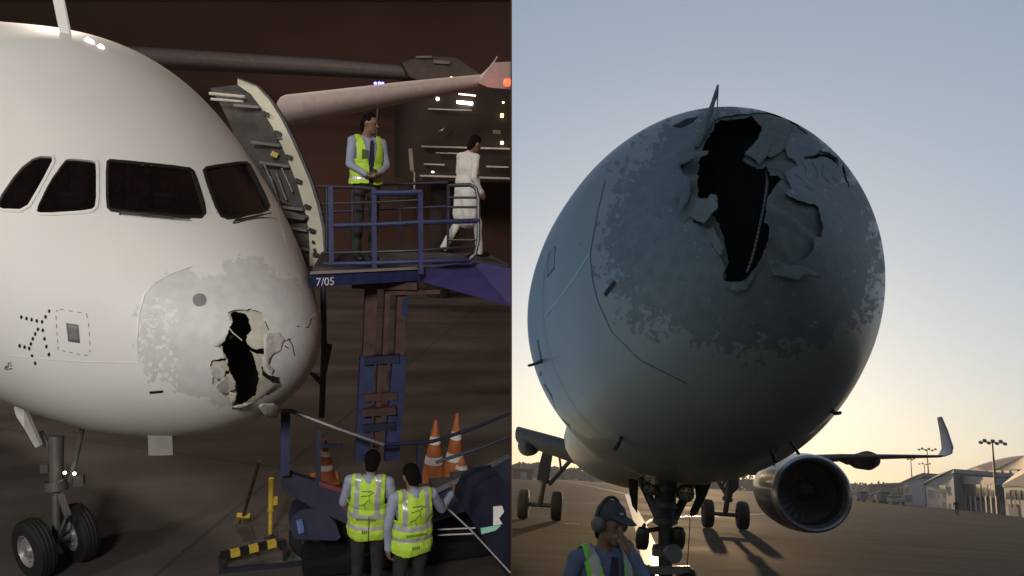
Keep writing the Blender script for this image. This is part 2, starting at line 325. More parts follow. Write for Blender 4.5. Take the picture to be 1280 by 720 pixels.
class Hull:
    def __init__(s, side):
        s.side = side; q = FIT[side]; s.night = side == 'L'; s.k = q['k']
        t = np.linspace(0, 7.7, 1541); S = t * t
        b = [np.interp(t, np.sqrt(ST[:, 0]), ST[:, i]) for i in (1, 2, 3)]
        mul = lambda m: np.interp(S, KS, np.concatenate([[m[0]], m]))
        T = (b[0] + .45) * mul(q['mt']); B = (b[1] + .45) * mul(q['mb']); Wd = b[2] * mul(q['mw'])
        sg = .075; n = int(3 * sg / .005); ker = np.exp(-.5 * (np.arange(-n, n + 1) * .005 / sg) ** 2); ker /= ker.sum()
        def sm(a, back): e = np.concatenate([back[1:n + 1][::-1], a, np.full(n, a[-1])]); return np.convolve(e, ker, 'valid')
        s.t, s.T, s.B, s.W = t, sm(T, B), sm(B, T), sm(Wd, -Wd)
        c = (s.T[0] + s.B[0]) / 2; s.T -= c; s.B -= c; s.W -= s.W[0]
        if s.night: up, fw, rt = np.eye(3)[2], np.eye(3)[1], np.eye(3)[0]; s.tip = Q(*q['tip'])
        else: up, fw, rt = np.eye(3)[2], np.eye(3)[1], np.eye(3)[0]; s.tip = P(*q['tip'])
        pf = -fw * math.cos(q['yaw']) + rt * math.sin(q['yaw']); s.pr = np.cross(pf, up)
        s.pu = up * math.cos(q['pitch']) - pf * math.sin(q['pitch']); s.pf = np.cross(s.pu, s.pr); s.pr0 = s.pr.copy(); ro = q.get('roll', 0.)
        s.pr, s.pu = s.pr * math.cos(ro) + s.pu * math.sin(ro), s.pu * math.cos(ro) - s.pr * math.sin(ro)
    def pt(s, lat, st, z): return s.tip + lat * s.pr - st * s.k * s.pf + z * s.pu     # z above the nose tip
    def ring(s, t, A):
        T, B, Wd = [np.interp(t, s.t, a) for a in (s.T, s.B, s.W)]; zc, h = (T + B) / 2, (T - B) / 2
        ca, sa = np.cos(A), np.sin(A); e = np.where(sa > 0, 1.0 if s.night else 1.016, 1.0); ca = np.sign(ca) * np.abs(ca) ** e
        return s.tip + Wd * ca[:, None] * s.pr - t * t * s.k * s.pf + (zc + h * sa)[:, None] * s.pu
    def surface(s, ts, n):
        A = np.linspace(0, 2 * math.pi, n, endpoint=False); V = np.concatenate([s.ring(t, A) for t in ts])
        m = len(ts); i, j = np.meshgrid(np.arange(m - 1), np.arange(n), indexing='ij'); a = i * n + j; b = i * n + (j + 1) % n
        return V, np.stack([a, b, b + n, a + n], -1).reshape(-1, 4)
    def bvh(s, tmax):
        V, Fq = s.surface(np.linspace(.004, tmax, 260), 240); s.tree = BVHTree.FromPolygons([Vector(v) for v in V], Fq.tolist())
    def hit(s, px, py, off=0.):
        o = toL(CAM) if s.night else CAM; d = P(px, py, 1) - CAM; d = RL @ d if s.night else d
        loc, nrm, _, _ = s.tree.ray_cast(Vector(o), Vector(d).normalized())
        if loc is None:      # just past the outline: nearest point of the hull
            q = np.asarray(o) + d * np.linalg.norm(s.pt(0, 2, 0) - o) / np.linalg.norm(d); loc, nrm, _, _ = s.tree.find_nearest(Vector(q))
        nrm = np.array(nrm); 
        if nrm @ d > 0: nrm = -nrm
        return np.array(loc) + nrm * off, nrm
def patch(H, poly, name, m, parent, off=.004, thick=0., sub=10., smooth=True, label=None, lift=None):
    """a sheet that follows the hull: poly is given in picture coordinates"""
    bm = bmesh.new(); vs = [bm.verts.new((p[0], p[1], 0)) for p in poly]; bm.faces.new(vs)
    bmesh.ops.triangulate(bm, faces=bm.faces)
    for _ in range(4):
        es = [e for e in bm.edges if e.calc_length() > sub]
        if not es: break
        bmesh.ops.subdivide_edges(bm, edges=es, cuts=1); bmesh.ops.triangulate(bm, faces=bm.faces)
    bm.verts.index_update(); top = []; bot = []
    for v in bm.verts:
        o = off + (lift(v.co.x, v.co.y) if lift else 0); p, n = H.hit(v.co.x, v.co.y, o); top.append(p); bot.append(p - n * thick)
    Fs = [[v.index for v in f.verts] for f in bm.faces]; V = top
    if thick:
        n = len(top); be = [(e.verts[0].index, e.verts[1].index) for e in bm.edges if len(e.link_faces) == 1]
        V = top + bot; Fs = Fs + [[i + n for i in f[::-1]] for f in Fs] + [[a, b, b + n, a + n] for a, b in be]
    bm.free(); me = newmesh(name, V, Fs, m, smooth); bm = bmesh.new(); bm.from_mesh(me); bmesh.ops.recalc_face_normals(bm, faces=bm.faces); bm.to_mesh(me); bm.free()
    return link(name, me, parent, label=label)
def rim(H, poly, name, m, parent, w=2., off=.006, depth=.02, smooth=False):
    """a closed frame strip along poly, standing proud of the hull and reaching into it"""
    a, b = grow(poly, w / 2), grow(poly, -w / 2); n = len(poly); V = []
    for q, o in ((a, -.002), (a, off), (b, off), (b, -depth)): V += [H.hit(x, y, o)[0] for x, y in q]
    Fs = [(k * n + i, k * n + (i + 1) % n, (k + 1) * n + (i + 1) % n, (k + 1) * n + i) for k in range(3) for i in range(n)]
    return link(name, newmesh(name, V, Fs, m, smooth), parent)
def strip(H, pts, name, m, parent, w=2., off=.006):
    """a narrow raised line along a polyline of picture coordinates"""
    p = [np.asarray(q, float) for q in pts]; L_, R_ = [], []
    for i in range(len(p)):
        t = unit(p[min(i + 1, len(p) - 1)] - p[max(i - 1, 0)]); n = np.array([-t[1], t[0]]) * w / 2; L_.append(p[i] + n); R_.append(p[i] - n)
    poly = L_ + R_[::-1]; return patch(H, poly, name, m, parent, off, 0, 25.)
def ring_seams(H, tvals, m, parent, w):
    for t in tvals:
        A = np.linspace(0, 2 * math.pi, 240, endpoint=False); V = H.ring(t, A); c = V.mean(0); n = V - c + H.pf * .25; ok = (n * ((toL(CAM) if H.night else CAM) - V)).sum(1) > .15 * np.linalg.norm(n, axis=1); uv = project(V, H.night); run = []; runs = []
        for i in list(range(240)) + [0]:
            if ok[i] and -30 < uv[i, 0] < 1300: run.append(V[i] + unit(V[i] - c) * .003)
            elif run: runs.append(run); run = []
        if run: runs.append(run)
        for r_ in runs:
            if len(r_) < 4: continue
            q = MB(); s_ = [p + H.pf * w for p in r_]; k = len(r_); q.add(r_ + s_, [(i, i + 1, k + i + 1, k + i) for i in range(k - 1)]); q.build('skin_seam', m, parent)
HL, HR = Hull('L'), Hull('R')
HL.bvh(3.2); HR.bvh(4.2)
def jitter(uv, amp, sc, seed): return uv + amp * nz2(uv, sc, seed)
def radome_mesh(H, tr, nt_, na, holes, bare, mats, parent, thick, jit=1.6, amp=22, bsc=.07, speck=.62):
    ts = np.concatenate([[.003], np.linspace(.02, tr, nt_)]); V, Fq = H.surface(ts, na)
    c = V[Fq].mean(1); uv = project(c, H.night)
    view = (toL(CAM) if H.night else CAM) - c
    tri = V[Fq]; nr = np.cross(tri[:, 1] - tri[:, 0], tri[:, 3] - tri[:, 0]); ctr = H.pt(0, 1.0, 0); nr *= np.sign(((c - ctr) * nr).sum(1))[:, None]
    front = (nr * view).sum(1) > 0
    ju = jitter(uv, jit, .22, 1.3); keep = np.ones(len(Fq), bool); cut = np.zeros(len(Fq), bool)
    for h in holes: cut |= pip(ju, h) & front
    mi = np.zeros(len(Fq), int)
    jb = uv + amp * nz2(uv, bsc * .6, 4.1) + amp * .8 * nz2(uv, bsc * 2.0, 8.2) + amp * .35 * nz2(uv, bsc * 5, 2.2); mi[pip(jb, bare) & front] = 1
    sp = nz2(uv, .16, 5.5)[:, 0] + .6 * nz2(uv, .42, 6.1)[:, 1]; mi[(sp > (np.where((uv[:, 0] < 222) & (uv[:, 1] > 372), .30, 2.) if H.night else speck)) & front] = 0; mi[(sp < -speck - .12) & front & pip(uv + amp * 1.8 * nz2(uv, .03, 3.), bare)] = 1
    return V, Fq, mi, cut, uv, front
def radome(H, parent, tr, holes, inner_holes, bare, mats, inner_mat, void_mat, amp, bsc, na=520, nt_=210, tb=1.1, speck=.72):
    V, Fq, mi, cut, uv, front = radome_mesh(H, tr, nt_, na, holes, bare, mats, parent, .01, 1.6, amp, bsc, speck)
    # dents: the skin is beaten in around the holes
    me = newmesh('radome', V, Fq[~cut], mats, True, mi[~cut])
    o = link('radome', me, parent)
    # inner laminate that survives inside the torn outer skin
    m = np.zeros(len(Fq), bool); ju = jitter(uv, 2.2, .16, 7.7)
    for h in holes: m |= pip(ju, grow(h, 7))
    for h in inner_holes: m &= ~pip(ju, h)
    m &= front; vid = np.unique(Fq[m]); mp = -np.ones(len(V), int); mp[vid] = np.arange(len(vid)); ctr = H.pt(0, 1.25, .25)
    VI = V[vid] - np.array([unit(v - ctr) for v in V[vid]]) * (np.array([.035 + .025 * noise.noise(Vector(v) * 5) for v in V[vid]]))[:, None]
    link('inner_laminate', newmesh('inner_laminate', VI, mp[Fq[m]], inner_mat, True), o)
    # bulkhead behind, coloured near-black for the darkness inside the hole
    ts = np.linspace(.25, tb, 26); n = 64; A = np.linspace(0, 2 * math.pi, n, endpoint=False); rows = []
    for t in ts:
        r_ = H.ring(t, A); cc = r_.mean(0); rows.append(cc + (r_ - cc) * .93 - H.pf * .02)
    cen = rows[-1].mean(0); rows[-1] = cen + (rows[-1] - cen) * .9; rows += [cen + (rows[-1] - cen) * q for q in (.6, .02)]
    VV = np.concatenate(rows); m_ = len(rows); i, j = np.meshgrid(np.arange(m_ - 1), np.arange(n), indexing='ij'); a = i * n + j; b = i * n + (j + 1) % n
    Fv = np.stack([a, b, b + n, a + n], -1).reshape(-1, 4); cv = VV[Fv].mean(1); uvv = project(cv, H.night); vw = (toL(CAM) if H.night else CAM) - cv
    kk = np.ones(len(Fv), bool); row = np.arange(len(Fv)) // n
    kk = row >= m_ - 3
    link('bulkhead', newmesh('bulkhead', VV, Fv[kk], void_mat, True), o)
    return o
# ================================================================== NIGHT AIRLINER
FRAME = NIGHT
M_PAINTL = mat('cream_white_paint', (.78, .77, .74), .5, var=.045, scale=1.0, coat=.05, spec=.35, detail=9)
M_BARE_L = mat('stripped_primer', (.56, .57, .565), .5, var=.10, scale=9, col2=(.66, .665, .655))
M_BLACK = mat('black_rubber', (.014, .013, .013), .55, var=.2)
M_DARKMET = mat('dark_metal', (.06, .058, .056), .45, .6, var=.25, scale=12)
M_STEEL = mat('gear_grey', (.13, .125, .12), .42, .35, var=.15, scale=10)
M_GLASS = mat('cockpit_glass', (.008, .0075, .008), .14, var=.5, scale=2.5, coat=0, spec=.3, col2=(.014, .012, .012))
M_CREAM = mat('door_edge_cream', (.66, .63, .50), .45, var=.08)
M_VOID = mat('unlit_black', (.012, .010, .009), .9, var=.3, scale=8)  # near-black colour stands in for unlit hollows
M_LAMIN = mat('laminate_cream', (.52, .49, .40), .75, var=.12, scale=20, bump=.15)
M_GREYP = mat('panel_grey', (.20, .20, .20), .5, var=.1)
M_TAUPE = mat('door_lining', (.085, .08, .076), .7, var=.25, scale=5)
gearL = QH(76, 716, 0)
airL = thing('airliner', gearL * [1, 1, 0], 'cream white airliner with a torn nose radome, floodlit at night beside blue stairs', 'airliner')
Z3 = lambda pts, o, s: [(o[0] + x / s, o[1] + y / s) for x, y in pts]
HOLE_L = Z3([(405, 262), (440, 253), (500, 250), (545, 262), (562, 310), (572, 345), (556, 352), (553, 400), (586, 414), (560, 438), (545, 440), (552, 485), (575, 520), (622, 532), (628, 565), (600, 590), (560, 605), (530, 625), (490, 650), (450, 664), (426, 660), (423, 630), (412, 600), (380, 590), (362, 560), (345, 560), (350, 520), (335, 478), (340, 458), (395, 452), (385, 425), (368, 395), (400, 362), (412, 335), (425, 300), (415, 280)], (160, 310), 3.27)
DARK_L = Z3([(418, 270), (440, 262), (480, 268), (500, 300), (508, 338), (490, 362), (486, 386), (498, 410), (506, 428), (516, 455), (528, 490), (537, 540), (531, 590), (525, 612), (490, 640), (450, 655), (430, 650), (428, 625), (445, 600), (440, 555), (412, 510), (404, 460), (390, 425), (376, 395), (402, 368), (418, 335), (428, 300)], (160, 310), 3.27)
SLOT_L = [Z3(q, (160, 310), 3.27) for q in ([(495, 413), (530, 420), (582, 414), (560, 440), (512, 432)], [(550, 488), (572, 520), (622, 534), (627, 562), (590, 556), (556, 532)], [(340, 460), (400, 454), (396, 468), (346, 474)], [(380, 508), (415, 512), (412, 522), (384, 520)])]
BARE_L = [(181, 352), (200, 345), (236, 333), (246, 346), (253, 351), (277, 343), (278, 328), (300, 322), (322, 322), (338, 336), (350, 346), (392, 350), (400, 420), (398, 470), (372, 520), (330, 520), (250, 500), (180, 470), (170, 420), (172, 380)]
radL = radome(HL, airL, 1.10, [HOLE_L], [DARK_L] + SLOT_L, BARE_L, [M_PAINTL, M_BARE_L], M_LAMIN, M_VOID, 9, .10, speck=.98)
WIN = [[(45, 194), (71, 195), (52, 232), (33, 264), (-2, 263), (-4, 250), (22, 212)], [(86, 197), (119, 200), (122, 206), (122, 258), (114, 265), (52, 269), (43, 264), (60, 228), (79, 201)],
       [(134, 203), (138, 201), (236, 211), (242, 216), (257, 265), (250, 273), (140, 264), (134, 258)], [(254, 213), (258, 210), (306, 203), (312, 208), (335, 256), (332, 263), (288, 274), (274, 269)]]
ts = np.concatenate([np.linspace(1.095, 2.3, 150), np.linspace(2.32, 4.6, 60)]); V, Fq = HL.surface(ts, 420)
c = V[Fq].mean(1); uv = project(c, True); cut = np.zeros(len(Fq), bool)
tri = V[Fq]; nr = np.cross(tri[:, 1] - tri[:, 0], tri[:, 3] - tri[:, 0]); nr *= np.sign(((c - HL.pt(0, 3.5, .3)) * nr).sum(1))[:, None]; frontm = (nr * (toL(CAM) - c)).sum(1) > 0
for w in WIN: cut |= pip(uv, grow(chaikin(w, 1, .2), -.2)) & frontm
link('fuselage', newmesh('fuselage', V, Fq[~cut], M_PAINTL, True), airL)
m = MB(); A_ = np.linspace(0, 2 * math.pi, 64, endpoint=False); r_ = HL.ring(4.59, A_); m.loft([r_, r_ + (r_.mean(0) - r_) * .98]); m.build('hull_end_cap', M_VOID, airL)  # black cap added to keep light out of the open hull
M_CGLASS = bpy.data.materials.new('cockpit_pane'); M_CGLASS.use_nodes = True; _n = M_CGLASS.node_tree; _b = _n.nodes['Principled BSDF']; _b.inputs['Base Color'].default_value = (.008, .007, .008, 1); _b.inputs['Roughness'].default_value = .05
_t = _n.nodes.new('ShaderNodeBsdfTransparent'); _t.inputs[0].default_value = (.62, .58, .56, 1); _x = _n.nodes.new('ShaderNodeMixShader'); _x.inputs[0].default_value = .5
_n.links.new(_t.outputs[0], _x.inputs[1]); _n.links.new(_b.outputs[0], _x.inputs[2]); _n.links.new(_x.outputs[0], _n.nodes['Material Output'].inputs[0])
M_PANEL = mat('cockpit_panel', (.05, .045, .045), .6, var=.3, scale=10); M_WOOD = mat('cockpit_lining', (.30, .17, .10), .6, col2=(.06, .035, .025), scale=7, detail=2)
ck = MB(); ck.box(HL.pt(0, 5.3, .75), (.06, 2.9, 1.7), np.stack([HL.pf, HL.pr, HL.pu], 1)); ck.build('cockpit_rear_wall', M_WOOD, airL)
for k, (x, w) in enumerate(((-1.0, .10), (-.62, .05), (-.30, .16), (.05, .05), (.34, .12), (.72, .06), (1.05, .16))): ck = MB(); ck.box(HL.pt(x, 5.15, .75), (.05, w, 1.6), np.stack([HL.pf, HL.pr, HL.pu], 1)); ck.build('cockpit_post', M_WOOD if k % 2 else M_PANEL, airL)
ck = MB(); ck.box(HL.pt(0, 2.65, .28), (.5, 2.0, .22), np.stack([HL.pf, HL.pr, HL.pu], 1), bev=.06); ck.build('instrument_hood', M_PANEL, airL)
for s in (-.55, .55):
    _l = bpy.data.lights.new('cockpit_lamp', 'POINT'); _l.energy = 1.6; _l.color = (1, .62, .4); _l.shadow_soft_size = .1; _o = bpy.data.objects.new('cockpit_lamp', _l); COL.objects.link(_o); _o.location = ML @ Vector(HL.pt(s, 3.3, 1.35))
    ck = MB(); ck.box(HL.pt(s, 4.0, .55), (.14, .46, .75), np.stack([HL.pf, HL.pr, HL.pu], 1), bev=.06); ck.box(HL.pt(s, 4.0, 1.02), (.10, .26, .2), np.stack([HL.pf, HL.pr, HL.pu], 1), bev=.05); ck.build('pilot_seat', M_PANEL, airL)
M_SILL = mat('interior_dim', (.10, .055, .035), .8, var=.5, scale=6)
for i, w in enumerate(WIN):
    p = chaikin(w, 1, .2)
    win = patch(HL, grow(p, 1.0), 'cockpit_window', M_CGLASS if i < 3 else M_GLASS, airL, -.012, 0, 18.)
    rim(HL, p, 'window_frame', M_BLACK if i > 1 else M_PAINTL, win, 3.6, .012, .025)
def wiper(a, b, c):
    m = MB(); pa, pb, pc = [HL.hit(*q, .035)[0] for q in (a, b, c)]; m.tube([HL.hit(*a, -.01)[0], pa, pb], .012, 6); m.tube([pc + (pb - pc) * .1, pb, pb + (pb - pc) * .5], .008, 5); m.build('wiper', M_DARKMET, airL)
wiper((150, 268), (215, 275), (170, 271)); wiper((292, 279), (326, 271), (304, 276))
# emblem of dots, access panel with its dashed border, round and oblong plates, cheat line
M_DOT = mat('emblem_ink', (.012, .012, .02), .5)
for x, y in [(175, 173), (218, 184), (260, 193), (302, 203), (346, 212), (374, 170), (404, 124), (312, 272), (352, 281), (290, 311), (366, 349), (270, 350), (254, 391), (381, 413), (241, 428), (402, 478), (162, 407), (202, 417), (264, 492), (289, 550)]:
    q = (x / 6.55, 370 + y / 6.55); patch(HL, [(q[0] + 1.9 * math.cos(a) * .85, q[1] + 2.5 * math.sin(a)) for a in np.linspace(0, 2 * math.pi, 10, endpoint=False)], 'emblem_dot', M_DOT, airL, .003)
patch(HL, [(83, 403.5), (98, 406), (100, 428.5), (85.5, 426.5)], 'access_panel', M_GREYP, airL, .006, .01)
dash = [(70, 389), (75, 386.5), (108, 392), (111, 404), (113, 437), (110, 444), (100, 443), (73, 437), (71, 410), (70, 389)]
for (x0, y0), (x1, y1) in zip(dash[:-1], dash[1:]):
    n = max(1, int(math.hypot(x1 - x0, y1 - y0) / 9))
    for i in range(n):
        f0, f1 = i / n, (i + .45) / n; strip(HL, [(x0 + (x1 - x0) * f0, y0 + (y1 - y0) * f0), (x0 + (x1 - x0) * f1, y0 + (y1 - y0) * f1)], 'border_dash', M_GREYP, airL, .9, .004)
for (x0, y0, x1, y1) in [(6, 461, 8, 457), (8, 457, 9, 460), (10, 459, 11, 453), (12, 454, 14, 453), (13, 457, 15, 456), (7, 461.5, 16, 460.5)]: strip(HL, [(x0, y0), (x1, y1)], 'stencil_mark', M_DOT, airL, .9, .004)
strip(HL, [(8, 443.5), (60, 449), (110, 452), (174, 453)], 'cheat_line', mat('pale_line', (.85, .83, .78), .3), airL, 1.5, .004)
patch(HL, chaikin([(241, 371), (246, 367), (254, 367), (258, 372), (258, 379), (252, 383), (245, 383), (241, 378)], 1), 'round_patch', M_GREYP, airL, .005)
patch(HL, [(187, 489), (204, 487.5), (204, 490.5), (187, 492)], 'vent_slot', M_DOT, airL, .005)
strip(HL, [(173, 450), (171, 425), (173, 395), (180, 368), (195, 352), (215, 341), (240, 332.5)], 'radome_seam', mat('seam_pale', (.80, .79, .74), .4), airL, 2.2, .006)
# torn pieces hanging on the radome
M_FLAKE = mat('torn_skin', (.52, .51, .47), .6, var=.12, scale=20, bump=.15)
def frag(a, b, seed):      # a ragged edge between two corners
    a, b = np.asarray(a, float), np.asarray(b, float); L_ = np.linalg.norm(b - a); n = max(1, int(L_ / 2.2)); t = unit(b - a); nn = np.array([-t[1], t[0]])
    return [a + (b - a) * k / n + nn * (0 if k == 0 else .9 * noise.noise(Vector((*((a + (b - a) * k / n) * .9), seed)))) for k in range(n)]
def flap(H, poly, lift, parent, m, sub=5., seed=0):
    x0 = np.mean(poly, 0)
    f = lambda x, y: max(0.0, lift[0] + lift[1] * (x - x0[0]) + lift[2] * (y - x0[1]) + .005 * noise.noise(Vector((x * .2, y * .2, seed))))
    return patch(H, [p for q in range(len(poly)) for p in frag(poly[q], poly[(q + 1) % len(poly)], seed)], 'torn_flap', m, parent, .004, .0025, sub, True, None, f)
zl = lambda *q: Z3(q, (160, 310), 3.27)
flap(HL, zl((525, 630), (545, 622), (590, 622), (615, 640), (610, 658), (570, 668), (545, 655)), (.06, .0, .004), radL, M_FLAKE, 4, 1)
flap(HL, zl((330, 480), (372, 478), (400, 500), (392, 540), (362, 530), (345, 512)), (.012, -.004, .002), radL, M_FLAKE, 4, 2)
flap(HL, zl((360, 540), (402, 520), (440, 545), (438, 580), (405, 590), (375, 570)), (.012, -.006, .001), radL, M_FLAKE, 4, 3)
flap(HL, zl((400, 590), (440, 582), (436, 618), (424, 640), (408, 612)), (.01, .006, .0), radL, M_LAMIN, 4, 4)
flap(HL, zl((345, 395), (378, 372), (404, 350), (398, 378), (372, 402), (356, 405)), (.012, .005, .0), radL, M_FLAKE, 4, 5)
flap(HL, zl((560, 350), (620, 345), (640, 375), (625, 420), (590, 440), (572, 470), (600, 500), (585, 515), (556, 470), (552, 420)), (.006, -.002, .0), radL, M_FLAKE, 5, 7)
flap(HL, zl((425, 634), (470, 628), (515, 622), (480, 638), (440, 644)), (.03, 0, .004), radL, M_FLAKE, 4, 9)
m = MB()   # frayed rope of fibres across the hole
pts = [HL.hit(*p, .0)[0] for p in zl((415, 328), (430, 348), (448, 362), (466, 378))]; m.tube(pts, .006, 6); m.build('frayed_strand', M_FLAKE, radL)
for a in [((610, 405), (640, 380), (665, 372)), ((655, 370), (672, 400), (680, 440)), ((640, 400), (655, 410)), ((560, 300), (575, 335)), ((690, 320), (735, 325), (750, 290))]:
    strip(HL, zl(*a), 'skin_crack', M_DOT, radL, 1.2, .004)
for k in range(9): q_ = (253.5 + 16 * k / 8 + (1.5 if k > 4 else 0), 216 + 50 * k / 8); patch(HL, [(q_[0] + .8 * math.cos(a), q_[1] + .8 * math.sin(a)) for a in np.linspace(0, 6.28, 6, endpoint=False)], 'rivet', M_GREYP, airL, .003)
# antenna, glowing beads painted in as crown glints, drain mast, lamps
m = MB(); a = HL.hit(80, 41, -.03)[0]; b = HL.hit(89, 43, -.03)[0]; up = np.array([0, 0, 1.]); dx = unit(b - a)
m.loft([[a - dx * .02 + HL.pr * .02, a - dx * .02 - HL.pr * .02, b - HL.pr * .012, b + HL.pr * .012], [a + up * .5 - dx * .10 + HL.pr * .012, a + up * .5 - dx * .10 - HL.pr * .012, a + up * .5 - HL.pr * .006, a + up * .5 + HL.pr * .006]]); m.build('blade_antenna', M_PAINTL, airL)
for q in ((110, 51), (114, 53), (126, 59)):
    m = MB(); m.ball(HL.hit(*q, .0)[0], .035, 6); m.build('crown_glint_bead', mat('crown_glint', (.8, .8, .8), .1, emit=((1, .98, .95), 2.5)), airL, smooth=True)
a = HL.hit(186, 550, -.02)[0]; b = HL.hit(216, 551, -.02)[0]; dn = np.array([0, 0, -.11]); w = unit(np.cross(b - a, (0, 0, 1))) * .25
m = MB(); m.hexa([a + dn, b + dn, b + dn + w, a + dn + w, a + [0, 0, .1], b + [0, 0, .1], b + w + [0, 0, .1], a + w + [0, 0, .1]]); m.build('belly_fairing', mat('fairing_grey', (.30, .29, .28), .5), airL)
M_LAMPW = mat('gear_lamp_glow', (.9, .85, .7), .3, emit=((1, .88, .6), 9))
for q, d in (((81, 591), 8.15), ((93, 592), 8.15), ((107, 533), 7.9)):
    m = MB(); m.ball(Q(*q, d), .018, 6); m.build('gear_lamp', M_LAMPW, airL, smooth=True)
ring_seams(HL, (2.62, 3.1), mat('seam_soft', (.60, .59, .56), .5), airL, .008)
# nose gear
gearL = QH(73, 709, 0)
def wheel(parent, c, ax, r, w, tyre_m, rim_m, rimr=.55):
    m = MB(); m.lathe([(-w * .5, r * rimr), (-w * .5, r * .86), (-w * .38, r * .97), (0, r), (w * .38, r * .97), (w * .5, r * .86), (w * .5, r * rimr)], c, ax, 36)
    for k in (-.2, 0, .2): m.lathe([(w * k - .008, r * 1.0), (w * k - .004, r * 1.012), (w * k + .004, r * 1.012), (w * k + .008, r * 1.0)], c, ax, 36)
    t = m.build('tyre', tyre_m, parent, smooth=True)
    m = MB(); m.lathe([(-w * .46, r * rimr), (-w * .49, r * rimr * .93), (-w * .28, r * rimr * .8), (-w * .30, r * .22), (-w * .45, r * .18), (-w * .46, .001)], c, ax, 24); m.lathe([(w * .46, r * rimr), (w * .49, r * rimr * .93), (w * .28, r * rimr * .8), (w * .30, r * .22), (w * .45, r * .18), (w * .46, .001)], c, ax, 24)
    for k in range(8):
        q = k * math.pi / 4; a = unit(np.cross(ax, (0, 0, 1.))); b = np.cross(ax, a)
        for s in (-1, 1): m.ball(np.asarray(c) + np.asarray(ax) * w * .31 * s + (a * math.cos(q) + b * math.sin(q)) * r * .36, .018, 4)
    m.build('rim', rim_m, t, smooth=True)
M_RIML = mat('wheel_rim_white', (.24, .23, .22), .4, .2)
axl = gearL * [1, 1, 0] + [0, 0, .345]; prh = unit(HL.pr * [1, 1, 0])
for s in (-1, 1): wheel(airL, axl + prh * s * .235, prh, .345, .20, M_BLACK, M_RIML)
m = MB(); top = Q(70, 545, 8.35); lo = axl + [0, 0, .05]
m.tube([top, top + (lo - top) * .5], [.085, .07], 16); m.tube([top + (lo - top) * .48, lo], .045, 14); m.tube([axl - prh * .3, axl + prh * .3], .05, 10); m.lathe([(-.05, .12), (.05, .12)], top + (lo - top) * .5, unit(lo - top), 16); m.build('gear_strut', M_STEEL, airL, smooth=True)
m = MB(); m.tube([Q(103, 535, 8.2), Q(88, 602, 8.3)], .03, 8); m.tube([Q(50, 540, 8.4), Q(70, 575, 8.35)], .035, 8); m.tube([Q(60, 608, 8.3), Q(80, 600, 8.3)], .02, 6)
m.box(Q(99, 600, 8.25), (.1, .1, .12), None); m.box(Q(56, 585, 8.3), (.08, .08, .1), None); m.build('drag_brace', M_STEEL, airL)
m = MB(); lo2 = top + (lo - top) * .55; m.bar(lo2 + HL.pf * .08, lo2 + HL.pf * .25 + (lo - top) * .17, .07, .03); m.bar(lo2 + HL.pf * .25 + (lo - top) * .17, lo + HL.pf * .06, .07, .03); m.build('torque_link', M_STEEL, airL)
m = MB(); g = [Q(17, 508, 8.1), Q(30, 510, 8.1), Q(38, 530, 8.15), Q(50, 557, 8.2), Q(44, 560, 8.2), Q(30, 535, 8.1), Q(20, 520, 8.1)]; m.prism(g, np.array([.02, .04, 0])); m.build('gear_door', M_FLAKE, airL)
# open cabin door standing off the side, its cream edge strip towards us
def sheet(name, left_, right_, d0, d1, thick, m, parent, smooth=True):
    n = len(left_); V = []; vec = np.array([.02, thick, 0])
    for i in range(n):
        a, b = Q(*left_[i], d0), Q(*right_[i], d1); V += [a, b, b + vec, a + vec]
    Fs = [(i * 4 + k, i * 4 + (k + 1) % 4, i * 4 + 4 + (k + 1) % 4, i * 4 + 4 + k) for i in range(n - 1) for k in range(4)] + [(3, 2, 1, 0), (4 * n - 4, 4 * n - 3, 4 * n - 2, 4 * n - 1)]
    return link(name, newmesh(name, V, Fs, m, False), parent)
outer = [(297, 98), (322, 108), (338, 125), (353, 149), (366, 175), (378, 202), (389, 229), (398, 258), (404, 285), (406, 312), (403, 336)]
inner = [(297, 106), (314, 118), (326, 134), (340, 158), (352, 182), (363, 208), (373, 235), (381, 262), (386, 288), (387, 312), (386, 332)]
hid = [(262, 110), (268, 118), (275, 130), (285, 150), (295, 175), (305, 200), (315, 225), (325, 255), (335, 280), (345, 305), (350, 335)]
dr = sheet('cabin_door', hid, inner, 10.3, 10, .10, M_TAUPE, airL)
sheet('door_edge', inner, outer, 10, 9.95, .12, M_CREAM, dr)
edge = [np.array(q) + [1.5, -.5] for q in outer]; sheet('door_seal', [tuple(q - [3, 0]) for q in edge], [tuple(q + [.8, 0]) for q in edge], 9.935, 9.935, .04, M_DARKMET, dr)
for i, (x, y) in enumerate([(332, 142), (347, 166), (361, 196), (373, 226), (384, 258), (390, 288), (395, 318), (391, 302), (393, 312)]):
    m = MB(); m.box(Q(x, y, 9.92), (.085 if i < 7 else .03, .06, .05 if i < 7 else .03), rotm('Y', .3)); m.build('door_latch', M_DARKMET, dr)
m = MB(); m.bar(Q(344, 312 - 140, 9.91), Q(352, 171, 9.91), .02, .02); m.build('door_latch', M_DARKMET, dr)
m = MB(); m.tube([Q(262, 117, 10.05), Q(306, 121, 9.95)], .022, 8); m.tube([Q(264, 124, 10.05), Q(304, 127, 9.95)], .018, 8); m.build('hinge_arm', M_FLAKE, dr)
m = MB(); m.prism([Q(352, 262, 9.85), Q(384, 270, 9.85), Q(380, 275, 9.85), Q(354, 272, 9.85)], (0.02, .12, 0)); m.build('door_stop', M_DARKMET, dr)
for i_ in (2, 4, 5, 7, 8, 9):
    m = MB(); pa, pb = np.array(hid[i_]), np.array(inner[i_]); m.bar(Q(*(pa + (pb - pa) * .35), 10.0), Q(*(pb - [2, 0]), 9.93), .05, .035); m.build('door_rib', M_GREYP, dr)
m = MB()   # girt bar, pipes and straps on the door lining
